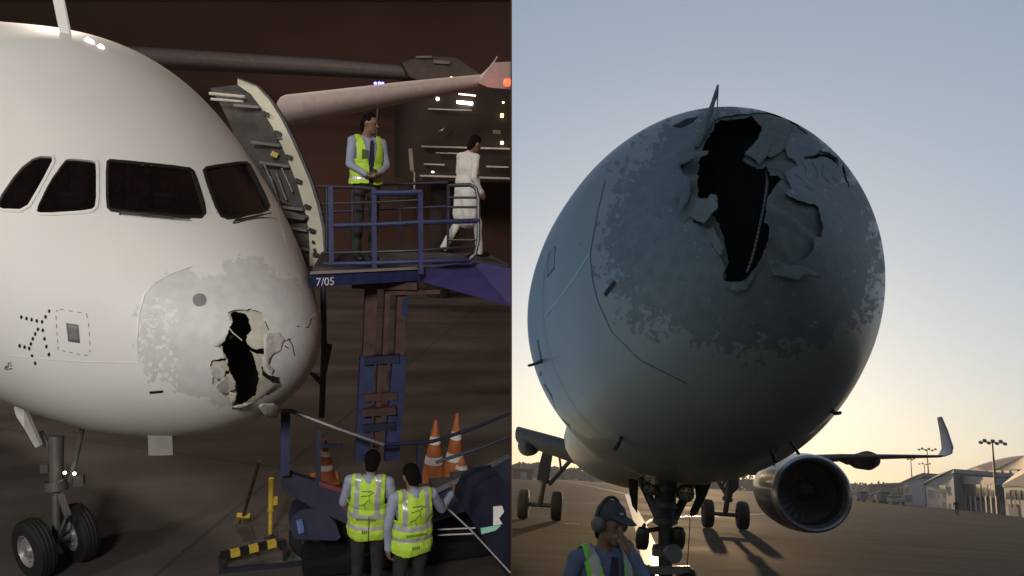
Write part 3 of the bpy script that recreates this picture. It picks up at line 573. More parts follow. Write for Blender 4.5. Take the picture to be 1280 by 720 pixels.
for a, b in (((338, 220), (352, 262)), ((345, 215), (358, 250)), ((330, 205), (345, 240)), ((340, 245), (362, 255)), ((352, 210), (366, 240)), ((345, 262), (360, 300))): m.tube([Q(*a, 9.95), Q(*b, 9.95)], .014, 6)
m.build('door_mechanism', M_STEEL, dr)
m = MB(); m.box(Q(343, 193, 9.95), (.09, .04, .07), rotm('Y', .4)); m.build('door_placard', mat('yellow_tag', (.6, .45, .12), .5), dr)
# port wing of the same aircraft, reaching back to the right, red lamp at its tip
def airfoil(le, te, th, up, n=9):
    le, te = np.asarray(le, float), np.asarray(te, float); pr = [(x, th * (1.5 * math.sqrt(x) - 1.3 * x - .2 * x * x) * .9) for x in (1 - np.cos(np.linspace(0, math.pi / 2, n)))]
    return [le + (te - le) * x + up * y for x, y in pr] + [le + (te - le) * x - up * y * .8 for x, y in pr[-2:0:-1]]
UPL = np.array([0, 0, 1.])
secs = [((345, 137), 14.0, 3.2, .34), ((420, 126), 15.2, 2.9, .31), ((500, 114), 16.6, 2.5, .27), ((570, 104.5), 17.8, 2.1, .22), ((600, 101), 18.3, 1.7, .20)]
rings = []
for q, d, ch, th in secs: le = Q(*q, d); rings.append(airfoil(le, le + np.array([.35, .9, .03]) * ch, th * 2.6, UPL))
m = MB(); m.loft(rings); wl = m.build('wing', mat('wing_grey_pink', (.66, .60, .58), .5, var=.08), airL, smooth=True)
m = MB(); s1 = rings[-1]; s2 = [p + np.array([.25, .2, .05]) for p in s1]; le = Q(616, 80, 18.6); s3 = airfoil(le, le + np.array([.3, .8, 0]) * 1.0, .1, np.array([-1., 0, .1])); le = Q(622, 70, 18.7); s4 = airfoil(le, le + np.array([.3, .8, 0]) * .7, .06, np.array([-1., 0, .1]))
m.loft([s1, s3, s4]); m.prism([Q(598, 104, 18.2), Q(616, 78, 18.4), Q(639.2, 77, 18.8), Q(639.2, 112, 18.9), Q(610, 109, 18.4)], np.array([.0, .06, 0])); m.build('winglet', MATS['wing_grey_pink'], wl, smooth=True)
m = MB(); m.ball(Q(634, 103, 18.1), .10, 8); m.build('wingtip_light', mat('red_lamp_glow', (.9, .1, .05), .3, emit=((1, .05, .02), 5)), wl, smooth=True)
# ================================================================== DUSK AIRLINER
FRAME = DUSK
M_PAINTR = mat('white_paint_backlit', (.17, .179, .188), .45, var=.08, scale=1.5, coat=.1, detail=9)  # white skin darkened, its backlit shade is put into the colour
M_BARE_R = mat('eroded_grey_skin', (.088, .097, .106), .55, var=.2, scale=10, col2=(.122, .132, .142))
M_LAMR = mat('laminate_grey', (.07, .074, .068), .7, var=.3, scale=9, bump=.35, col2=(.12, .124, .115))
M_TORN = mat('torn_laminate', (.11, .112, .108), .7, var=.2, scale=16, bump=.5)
gR = P(833, 660, 9.0); noseR = np.array([gR[0], gR[1], 0])
airR = thing('airliner', noseR, 'airliner seen nose-on at dusk, radome ripped open above the man in ear defenders', 'airliner')
zr = lambda *q: Z3(q, (820, 120), 2.769)
HOLE_R = zr((200, 88), (215, 76), (260, 66), (330, 61), (400, 56), (440, 65), (475, 95), (530, 135), (480, 126), (452, 130), (448, 175), (455, 210), (480, 222), (492, 238), (450, 262), (455, 290), (468, 320), (445, 335), (480, 355), (520, 370), (558, 378), (570, 420), (579, 455), (575, 486), (548, 490), (545, 532), (520, 560), (480, 582), (430, 570), (395, 578), (370, 600), (340, 632), (310, 665), (280, 672), (235, 655), (232, 620), (242, 590), (225, 560), (200, 530), (183, 490), (170, 455), (130, 440), (120, 400), (125, 345), (118, 310), (98, 280), (84, 240), (120, 212), (128, 190), (150, 172), (180, 120))
DARK_R = zr((205, 90), (220, 78), (330, 66), (368, 95), (350, 150), (310, 188), (306, 210), (355, 240), (395, 224), (402, 262), (430, 258), (448, 275), (420, 300), (398, 330), (378, 430), (402, 448), (386, 520), (350, 592), (310, 642), (280, 664), (240, 650), (240, 610), (250, 570), (235, 500), (215, 440), (180, 380), (140, 350), (138, 300), (138, 250), (150, 200), (160, 165))
SLOT_R = [zr((510, 210), (545, 208), (565, 190), (600, 196), (625, 215), (635, 245), (612, 222), (580, 208), (550, 216), (515, 220)), zr((645, 235), (658, 262), (670, 325), (655, 290), (648, 262)), zr((432, 62), (470, 80), (528, 134), (476, 110))]
BARE_R = [(752, 330), (760, 265), (785, 205), (840, 160), (900, 136), (960, 128), (1010, 142), (1060, 190), (1098, 262), (1100, 350), (1078, 405), (1020, 432), (940, 440), (860, 425), (790, 395), (762, 360)]
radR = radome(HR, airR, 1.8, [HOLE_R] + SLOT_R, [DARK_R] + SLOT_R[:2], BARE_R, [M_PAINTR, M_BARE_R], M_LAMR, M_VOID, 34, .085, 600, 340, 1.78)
ts = np.concatenate([np.linspace(1.795, 3.2, 70), np.linspace(3.25, 7.4, 50)]); V, Fq = HR.surface(ts, 220)
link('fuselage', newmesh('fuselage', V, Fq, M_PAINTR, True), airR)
for t_ in (7.39, 2.4):
    m = MB(); A_ = np.linspace(0, 2 * math.pi, 64, endpoint=False); r_ = HR.ring(t_, A_); r_ = r_ + (r_.mean(0) - r_) * .01; m.loft([r_, r_ + (r_.mean(0) - r_) * .98]); m.build('hull_end_cap', M_VOID, airR)  # black caps added to keep sunlight out of the hull
# flaps and slivers round the hole
flap(HR, zr((105, 190), (130, 160), (170, 105), (217, 28), (208, 66), (190, 110), (160, 160), (125, 186)), (.05, .0022, -.0042), radR, M_TORN, 6, 1)
flap(HR, zr((76, 222), (92, 208), (125, 205), (140, 222), (182, 228), (180, 240), (140, 245), (120, 250), (98, 258), (82, 245)), (.07, .001, -.001), radR, M_TORN, 5, 2)
flap(HR, zr((98, 290), (118, 300), (122, 345), (112, 385), (92, 418), (82, 408), (92, 372), (66, 382), (70, 355), (90, 330)), (.05, -.002, .0), radR, MATS['eroded_grey_skin'], 5, 3)
flap(HR, zr((120, 340), (150, 358), (185, 380), (190, 362), (212, 378), (218, 425), (200, 435), (175, 462), (150, 448), (122, 420), (95, 440), (85, 432), (112, 400)), (.035, .003, .001), radR, M_TORN, 5, 4)
flap(HR, zr((172, 462), (200, 455), (215, 490), (238, 530), (232, 552), (222, 556), (205, 535), (188, 500)), (.02, .002, .0), radR, M_TORN, 5, 5)
flap(HR, zr((390, 572), (425, 568), (450, 585), (490, 590), (522, 606), (542, 636), (520, 630), (480, 622), (470, 640), (440, 632), (402, 622)), (.03, .001, .003), radR, M_TORN, 5, 6)
flap(HR, zr((232, 640), (260, 645), (310, 640), (340, 610), (345, 625), (310, 672), (280, 680), (236, 664)), (.02, 0, .002), radR, M_LAMR, 5, 7)
flap(HR, zr((306, 200), (330, 176), (352, 150), (368, 120), (372, 95), (440, 72), (470, 100), (450, 130), (448, 178), (425, 200), (395, 215), (385, 208), (356, 240), (345, 222)), (-.01, .0005, 0.), radR, M_TORN, 6, 8)
m = MB(); edge_pts = zr((396, 226), (402, 260), (397, 310), (390, 360), (380, 410), (370, 460), (358, 510), (344, 560), (326, 605))
pp = [HR.hit(*q, -.09)[0] for q in edge_pts]; m.tube(pp, .014, 6); m.build('frame_edge', M_DARKMET, radR)
for i in range(len(edge_pts) - 1):
    for f_ in (.15, .48, .8):
        q = np.array(edge_pts[i]) * (1 - f_) + np.array(edge_pts[i + 1]) * f_; m = MB(); m.ball(HR.hit(q[0] - 1, q[1], -.08)[0], .007, 4); m.build('rivet', M_GREYP, radR)
for a in [((505, 230), (520, 250), (515, 275)), ((540, 230), (560, 262), (555, 290)), ((480, 270), (505, 290)), ((580, 240), (575, 275), (600, 300)), ((520, 310), (545, 330)), ((610, 280), (630, 300))]: strip(HR, zr(*a), 'skin_crack', M_DOT, radR, .8, .003)
# seams, panels, vents, probes
M_SEAMR = mat('seam_dark', (.05, .05, .055), .6)
strip(HR, [(757, 225), (748, 262), (741, 300), (738, 318), (741, 350), (748, 378), (765, 415), (800, 450), (860, 480)], 'radome_seam', M_SEAMR, airR, 1.0, .004)
strip(HR, [(682, 395), (700, 372), (720, 345), (738, 316)], 'cheat_line', mat('pale_line_dusk', (.36, .37, .38), .4), airR, 1.2, .004)
pn = [(686.5, 318), (694.5, 308), (692.5, 336), (684.5, 346)]; patch(HR, pn, 'access_panel', mat('panel_dusk', (.19, .20, .21), .5), airR, .004); rim(HR, pn, 'panel_outline', M_SEAMR, airR, 1., .005, .0)
patch(HR, [(755, 367), (768, 350), (771, 354), (758, 371)], 'vent_slot', M_VOID, airR, .006)
patch(HR, [(841, 158), (858, 149), (872, 147), (866, 153), (850, 160)], 'cockpit_window', M_VOID, airR, .006)
for q in [(668, 425, 672, 470), (676, 480, 690, 512), (694, 520, 716, 546), (722, 556, 745, 575)]: strip(HR, [(q[0] + 4, q[1]), ((q[0] + q[2]) / 2 + 6, (q[1] + q[3]) / 2 - 2), (q[2] + 4, q[3])], 'belly_panel_gap', M_SEAMR, airR, 2.0, .004)
def probe(a, b, c, r=.016):
    m = MB(); o = HR.hit(*a, -.01)[0]; d = np.linalg.norm(o - CAM) ; dd = (o - CAM) @ cf; m.tube([o, P(*b, dd - .02)], [r * 1.6, r], 7); m.tube([P(*b, dd - .02), P(*c, dd - .14)], r, 7); m.build('pitot_probe', M_DARKMET, airR)
probe((678, 451), (668, 455), (661, 457)); probe((1040, 513), (1044, 517), (1050, 516)); probe((775, 545), (773, 554), (769, 562), .02); probe((968, 560), (966, 568), (969, 577), .02); probe((988, 552), (993, 559), (998, 567), .014)
ring_seams(HR, (1.9, 2.3), mat('seam_soft_dusk', (.15, .158, .166), .5), airR, .008)
# nose gear
M_TYRE = mat('tyre_dark', (.016, .015, .014), .7, var=.3, scale=20)
M_GEARR = mat('gear_dull', (.07, .07, .074), .5, .4, var=.35, scale=14)
D = 9.0; NG = lambda x, y, d=D: P(x, y, d)
axr = noseR + [0, 0, .37]; prr = unit(HR.pr0 * [1, 1, 0])
for s in (-1, 1): wheel(airR, axr + prr * s * .25, prr, .37, .22, M_TYRE, M_GEARR)
m = MB(); tp = NG(832, 580, 9.25); lo = axr
m.tube([tp, NG(832, 600), NG(831, 655)], [.15, .14, .125], 18); m.tube([NG(831, 640), lo + [0, 0, .1]], .085, 16); m.tube([axr - prr * .3, axr + prr * .3], .05, 10)
for y in (612, 632, 652, 684): m.lathe([(-.03, .155), (.03, .155)], NG(831.5, y), unit(lo - tp), 18)
m.build('gear_strut', M_GEARR, airR, smooth=True)
m = MB(); m.lathe([(-.06, .001), (-.06, .10), (.05, .115), (.06, .105), (.06, .001)], NG(840, 692, 8.8), unit(np.array([.25, -1, .1])), 20); m.lathe([(-.05, .16), (.05, .16)], NG(831, 690), (0, 0, 1), 20); m.bar(NG(808, 713, 8.75), NG(862, 712, 8.75), .08, .09); m.build('tow_fitting', mat('fitting_grey', (.20, .20, .21), .45, .2), airR, smooth=True)
for x in (803, 848):
    s = -1 if x < 830 else 1; m = MB(); m.lathe([(-.14, .02), (-.13, .07), (-.05, .085), (.06, .085), (.12, .06), (.13, .001)], NG(x, 672, 8.9), (0, -.25, 1), 16); m.tube([NG(x, 664, 8.9), NG(831, 660, 8.95)], .03, 8); m.build('steering_actuator', M_DARKMET, airR, smooth=True)
for (a, b) in (((800, 598), (824, 648)), ((868, 600), (842, 648))):
    m = MB(); m.tube([NG(*a, 9.3), NG(*b, 9.0)], [.05, .06], 10); m.tube([NG(a[0] + (4 if a[0] < 830 else -4), a[1] + 2, 9.1), NG(b[0], b[1] - 26, 9.0)], .022, 6); m.build('drag_brace', M_GEARR, airR, smooth=True)
for (x, y, rr) in ((813, 612, .075), (857, 617, .105)):
    c = NG(x, y, 8.85); m = MB(); m.lathe([(.10, .02), (.05, rr), (-.02, rr), (-.03, rr * .92), (-.015, rr * .8)], c, unit(np.array([0, 1, .05])), 20); li = m.build('taxi_light', M_DARKMET, airR, smooth=True)
    m = MB(); m.lathe([(-.014, rr * .85), (-.02, rr * .5), (-.022, .001)], c, unit(np.array([0, 1, .05])), 20); m.build('lens', mat('lamp_lens', (.30, .25, .17), .2, coat=1, var=.4, scale=40), li, smooth=True)
    for k in range(6):
        q = k * math.pi / 3; m = MB(); m.ball(c + np.array([math.cos(q) * rr * .55, -.02, math.sin(q) * rr * .55]), .014, 4); m.build('lens_dimple', M_DARKMET, li)
m = MB()
for p in (((806, 602), (822, 610)), ((812, 600), (806, 618)), ((820, 606), (836, 618)), ((845, 606), (838, 640)), ((852, 628), (840, 636)), ((822, 618), (815, 632))): m.tube([NG(*p[0], 8.92), NG(*p[1], 8.9)], .014, 6)
m.build('hydraulic_hoses', M_DARKMET, airR)
for q, dd in (([(786, 598), (797, 600), (797, 615), (796, 641), (790, 632), (786, 612)], 9.1), ([(868, 604), (889, 604), (884, 618), (872, 642), (864, 647), (862, 640), (870, 622)], 8.95)):
    m = MB(); m.prism([NG(*p, dd) for p in q], np.array([.03, .12, 0])); m.build('gear_door', M_DARKMET, airR)
q = chaikin([(844, 580), (890, 582), (889, 606), (845, 605)], 1, .12); m = MB(); m.prism([NG(*p, 8.6) for p in q], np.array([0, .03, 0])); pl = m.build('nose_gear_door', mat('door_pale', (.55, .55, .55), .4), airR)
m = MB(); m.prism([NG(*p, 8.594) for p in ((866, 589), (869, 589), (868, 601), (865.5, 601))], np.array([0, .003, 0])); m.build('slot', M_VOID, pl)
m = MB(); m.tube([NG(863, 641, 8.9), NG(861, 680, 8.85), NG(857, 735, 8.8)], .006, 5); m.build('headset_cable', M_BLACK, airR)
# belly fairing
m = MB(); c0 = HR.pt(0, 0, 0); st = lambda S: S / HR.k
def fus_pt(lat, dist, z): return HR.tip + lat * HR.pr0 - dist * HR.pf + z * np.array([0, 0, 1.]) + HR.pr0 * -.1
rings = []
for dd, sc in ((9.0, .05), (9.6, .5), (10.6, .8), (12, .95), (15, 1), (20, 1), (24, .8), (26, .3)): rings.append([fus_pt(1.95 * sc * math.cos(a), dd, -.95 + (1.15 * sc * math.sin(a))) for a in np.linspace(0, 2 * math.pi, 28, endpoint=False)])
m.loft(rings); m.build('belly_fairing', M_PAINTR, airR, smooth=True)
# wings
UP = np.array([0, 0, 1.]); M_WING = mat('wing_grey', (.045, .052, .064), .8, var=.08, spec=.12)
M_SLAT = mat('slat_bare', (.42, .43, .45), .3, .5)
rg = []
for q, d, ch, th in (((968, 584), 20.5, 6.5, .62), ((1020, 574), 22.5, 5.2, .50), ((1060, 571), 24.6, 4.2, .38), ((1120, 570), 28.5, 3.0, .26), ((1180, 570), 33.0, 1.7, .16)): le = P(*q, d); rg.append(airfoil(le, le + np.array([.14, 1, -.015]) * ch, th, UP, 12))
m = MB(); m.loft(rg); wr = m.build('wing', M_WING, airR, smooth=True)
m = MB(); sx = []
for q, d, ch in (((1183, 570), 33.2, 1.6), ((1190.5, 567), 33.8, 1.45), ((1192, 559), 34.2, 1.25), ((1185, 538), 34.8, .9), ((1177.5, 521), 35.3, .55)):
    le = P(*q, d); up = UP if d < 33.5 else np.array([-.94, .1, .3]); sx.append(airfoil(le, le + np.array([.14, 1, 0]) * ch, .10, up, 8))
m.loft(sx); m.build('winglet', mat('winglet_blue', (.06, .08, .15), .4, coat=.1), wr, smooth=True)
for x, y, d, L_, r_ in ((1092, 575, 27.5, 3.4, .38), (1066, 575, 26, 1.6, .16)):
    m = MB(); o = P(x + 2, y, d); m.lathe([(0, .02), (.25, r_ * .75), (.8, r_), (L_ * .6, r_ * .8), (L_, .03)], o, unit(np.array([.14, 1, 0])), 16)
    m.build('flap_fairing', M_WING, wr, smooth=True)
# starboard wing: only the inboard length up to the end of the dusk apron stands in view
rg = []
for q, d, ch, th in (((770, 584), 20.0, 6.4, 1.15), ((735, 571), 21.0, 5.9, 1.05), ((690, 556), 22.2, 5.3, .95), ((644, 542), 23.4, 4.8, .85)):
    le = P(*q, d); te = le + np.array([.14, 1, -.015]) * ch
    rg.append(airfoil(le, te, th, UP, 12))
for p in rg[-1]:
    k = (p - CAM) @ cr
    if k < .06: p += cr * (.06 - k)
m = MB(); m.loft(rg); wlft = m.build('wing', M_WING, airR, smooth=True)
m = MB(); o = P(657, 556, 23.0); m.lathe([(0, .02), (.2, .24), (.7, .34), (1.8, .28), (2.8, .03)], o, unit(np.array([.14, 1, 0])), 16); m.build('flap_fairing', M_WING, wlft, smooth=True)
# main landing gears
def main_gear(px0, px1, y, dist, top, brace, doorpoly):
    a, b = PG(px0, y), PG(px1, y); s = dist / ((a + b) / 2 - CAM)[1]
    ca, cb = CAM + (a - CAM) * 1.0, CAM + (b - CAM) * 1.0; r = .585
    ca[2] = cb[2] = r; ax = prr
    mid = (ca + cb) / 2; ca = mid - ax * (np.linalg.norm(cb - ca) / 2) * np.sign((mid - ca) @ -ax * -1 or 1); cb = 2 * mid - ca
    for c in (ca, cb): wheel(airR, c, ax, r, .42, M_TYRE, M_GEARR, .5)
    dpt = (mid - CAM) @ cf; tp = P(*top, dpt); m = MB(); m.tube([tp, tp + (mid - tp) * .6], [.19, .17], 14); m.tube([tp + (mid - tp) * .58, mid], .11, 12); m.tube([ca, cb], .09, 10); m.lathe([(-.06, .22), (.06, .22)], tp + (mid - tp) * .6, unit(mid - tp), 14); m.build('gear_strut', M_GEARR, airR, smooth=True)
    m = MB(); m.tube([P(*brace[0], dpt + .3), P(*brace[1], dpt)], .09, 10); m.tube([P(*brace[0], dpt + .3) * .5 + P(*brace[1], dpt) * .5, P(brace[0][0] * .4 + top[0] * .6, brace[0][1] - 2, dpt)], .05, 8); m.build('side_brace', M_GEARR, airR, smooth=True)
    m = MB(); m.prism([P(*p, dpt - .35) for p in doorpoly], np.array([.05, .10, 0])); m.build('gear_door', M_WING, airR)
main_gear(659, 688.5, 650, 28, (687, 556), ((717, 571), (686, 606)), [(680, 558), (691, 560), (684, 602), (671, 600), (674, 580)])
main_gear(893.5, 919, 661, 28, (914, 596), ((897, 600), (908, 618)), [(910, 594), (923, 594), (923, 610), (916, 617), (911, 615)])
# engine
ec = P(1017, 617, 19.6); ax = -HR.pf; R0 = 1.08
def lat(prof, name, m_, par, n=64): q = MB(); q.lathe([(z, r * R0) for z, r in prof], ec, ax, n); return q.build(name, m_, par, smooth=True)
M_NAC = mat('nacelle_navy', (.014, .017, .045), .35, coat=.3, var=.1)
nac = lat([(.30, .985), (.8, 1.02), (1.5, 1.03), (2.6, .97), (3.6, .80), (4.2, .68)], 'nacelle', M_NAC, airR)
lat([(.30, .80), (.12, .825), (.04, .86), (0, .90), (.03, .94), (.09, .965), (.2, .978), (.30, .986)], 'intake_lip', mat('lip_alu', (.34, .35, .38), .3, .75), nac)
lat([(.30, .80), (.6, .80), (.9, .81), (1.1, .80), (1.1, .001)], 'intake_duct', mat('duct_dark', (.02, .02, .022), .6), nac)
q = MB(); q.lathe([(.30, .001), (.4, .10), (.6, .20), (.85, .27)], ec, ax, 24); q.build('spinner', M_DARKMET, nac, smooth=True)
a_ = unit(np.cross(ax, UP)); b_ = np.cross(ax, a_); blade = None
for k in range(24):
    th = 2 * math.pi * k / 24; rad = a_ * math.cos(th) + b_ * math.sin(th); tan = np.cross(ax, rad); V = []
    for f_, tw, c_ in ((.27, .3, .10), (.5, .7, .13), (.7, .95, .15), (.86, 1.15, .15)):
        d_ = ax * math.cos(tw) + tan * math.sin(tw); p = ec + ax * .8 + rad * f_ * R0 * .9; V += [p - d_ * c_, p + d_ * c_]
    link('fan_blade', newmesh('fan_blade', V, [(i * 2, i * 2 + 1, i * 2 + 3, i * 2 + 2) for i in range(3)], mat('fan_titanium', (.16, .16, .165), .35, .6), True), nac)
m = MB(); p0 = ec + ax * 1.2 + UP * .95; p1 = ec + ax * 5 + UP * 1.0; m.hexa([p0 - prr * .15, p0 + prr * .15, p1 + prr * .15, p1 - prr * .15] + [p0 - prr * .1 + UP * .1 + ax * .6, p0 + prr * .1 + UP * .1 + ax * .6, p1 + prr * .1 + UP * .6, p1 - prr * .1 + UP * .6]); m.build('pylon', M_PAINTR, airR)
# ================================================================== PEOPLE
def caps(V, Fs, p0, p1, r0, r1, n=14):
    p0, p1 = np.asarray(p0, float), np.asarray(p1, float); t = unit(p1 - p0); a = np.cross(t, (0, 0, 1.)); a = unit(a) if np.linalg.norm(a) > 1e-3 else np.array([1., 0, 0]); b = np.cross(t, a); o = len(V); rows = []
    for q in np.linspace(-math.pi / 2, 0, 5)[:]: rows.append((p0 + t * r0 * math.sin(q), max(r0 * math.cos(q), 1e-4)))
    for q in np.linspace(0, math.pi / 2, 5): rows.append((p1 + t * r1 * math.sin(q), max(r1 * math.cos(q), 1e-4)))
    for c, r in rows:
        for j in range(n): q = 2 * math.pi * j / n; V.append(c + r * (math.cos(q) * a + math.sin(q) * b))
    for i in range(len(rows) - 1):
        for j in range(n): Fs.append((o + i * n + j, o + i * n + (j + 1) % n, o + (i + 1) * n + (j + 1) % n, o + (i + 1) * n + j))
    Fs.append(tuple(o + j for j in range(n))[::-1]); Fs.append(tuple(o + (len(rows) - 1) * n + j for j in range(n)))
def ells(V, Fs, c, r, R, n=10):
    o = len(V); c = np.asarray(c, float); r = np.asarray(r, float)
    for i in range(n + 1):
        a = math.pi * min(max(i / n, .002), .998)
        for j in range(2 * n): q = math.pi * j / n; V.append(c + R @ (r * np.array([math.sin(a) * math.cos(q), math.sin(a) * math.sin(q), math.cos(a)])))
    for i in range(n):
        for j in range(2 * n): Fs.append((o + i * 2 * n + j, o + (i + 1) * 2 * n + j, o + (i + 1) * 2 * n + (j + 1) % (2 * n), o + i * 2 * n + (j + 1) % (2 * n)))
    Fs.append(tuple(o + j for j in range(2 * n))); Fs.append(tuple(o + n * 2 * n + j for j in range(2 * n))[::-1])
def grown(prims, voxel, smooth=4, wob=0.):
    """prims: ('c',p0,p1,r0,r1,mat) or ('e',c,radii,R,mat); one continuous skin over all of them"""
    V, Fs = [], []
    for p in prims:
        if p[0] == 'c': caps(V, Fs, *p[1:5])
        else: ells(V, Fs, *p[1:4])
    me = bpy.data.meshes.new('skin'); me.from_pydata([tuple(v) for v in V], [], Fs); o = bpy.data.objects.new('skin', me); COL.objects.link(o)
    r = o.modifiers.new('r', 'REMESH'); r.mode = 'VOXEL'; r.voxel_size = voxel
    s = o.modifiers.new('s', 'SMOOTH'); s.factor = .5; s.iterations = smooth
    bpy.context.view_layer.update(); ev = o.evaluated_get(bpy.context.evaluated_depsgraph_get()); out = bpy.data.meshes.new_from_object(ev)
    bpy.data.objects.remove(o); bpy.data.meshes.remove(me)
    n = len(out.vertices); co = np.empty(n * 3, np.float32); out.vertices.foreach_get('co', co); co = co.reshape(-1, 3).astype(float)
    m = len(out.polygons); fc = np.empty(m * 3, np.float32); out.polygons.foreach_get('center', fc); fc = fc.reshape(-1, 3).astype(float)
    best = np.full(m, 1e9); mi = np.zeros(m, int)
    for p in prims:
        if p[0] == 'c':
            a, b = np.asarray(p[1], float), np.asarray(p[2], float); ab = b - a; t = np.clip(((fc - a) @ ab) / (ab @ ab + 1e-9), 0, 1); d = np.linalg.norm(fc - a - t[:, None] * ab, axis=1) - (p[3] + (p[4] - p[3]) * t)
        else:
            q = (fc - np.asarray(p[1], float)) @ np.asarray(p[3]) / np.asarray(p[2], float); k = np.linalg.norm(q, axis=1); d = (k - 1) * min(p[2])
        w = d < best; best[w] = d[w]; mi[w] = p[-1]
    if wob:
        nn = np.array([noise.noise(Vector(v) * 9) + .6 * noise.noise(Vector(v * [1, 1, .5]) * 22) for v in co]); no = np.empty(n * 3, np.float32); out.vertices.foreach_get('normal', no)
        co = co + no.reshape(-1, 3) * (nn * wob)[:, None]; out.vertices.foreach_set('co', co.astype(np.float32).ravel())
    return out, fc, mi
I3 = np.eye(3)
SK = mat('skin_brown', (.23, .125, .08), .5, var=.08, scale=20); HAIR = mat('black_hair', (.006, .005, .005), .9, bump=.6, scale=90, spec=.1)
SHIRT = mat('pale_blue_shirt', (.30, .33, .44), .8, var=.06, scale=12); TROU = mat('dark_trousers', (.025, .022, .024), .8); SHOE = mat('black_shoe', (.015, .013, .012), .4)
HIVIS = mat('hi_vis_yellow', (.48, .72, .06), .7, var=.05, scale=10); REFL = mat('reflective_tape', (.50, .51, .50), .35, .3, var=.05); KURTA = mat('white_cotton', (.72, .70, .66), .85, var=.05)
HIVISG = mat('hi_vis_green', (.13, .40, .04), .7, var=.06, scale=10); SHIRTD = mat('blue_shirt', (.06, .085, .18), .8, var=.1); NAVY = mat('navy_cloth', (.015, .017, .03), .8)
EYE = mat('eye_dark', (.02, .015, .012), .3)
def hand_prims(wr, el, out, curl=.5, mi=2, s=1.):
    """palm, four unequal bent fingers and a thumb that leaves the side of the palm; out = direction of the palm's inner side"""
    d = unit(np.asarray(wr) - np.asarray(el)); out = unit(np.asarray(out) - d * (np.asarray(out) @ d)); side = np.cross(d, out); wr = np.asarray(wr, float); pc = wr + d * .045 * s
    R = np.stack([side, out, d], 1); pr = [('e', pc, np.array([.042, .016, .052]) * s, R, mi)]
    for k, (o, L_) in enumerate(((-.029, .066), (-.010, .078), (.010, .074), (.029, .058))):
        b = wr + d * .085 * s + side * o * s; d1 = unit(d * math.cos(curl * .6) + out * math.sin(curl * .6)); k1 = b + d1 * L_ * .5 * s; d2 = unit(d * math.cos(curl * 1.6) + out * math.sin(curl * 1.6)); k2 = k1 + d2 * L_ * .5 * s
        pr += [('c', b - d * .02 * s, k1, .0095 * s, .0088 * s, mi), ('c', k1, k2, .0088 * s, .0075 * s, mi)]
    tb = wr + d * .025 * s - side * .032 * s; t1 = tb + unit(d * .75 - side * .6 + out * .35) * .035 * s; t2 = t1 + unit(d * .95 - side * .15 + out * .4) * .03 * s
    return pr + [('c', tb, t1, .0125 * s, .011 * s, mi), ('c', t1, t2, .011 * s, .0085 * s, mi)]
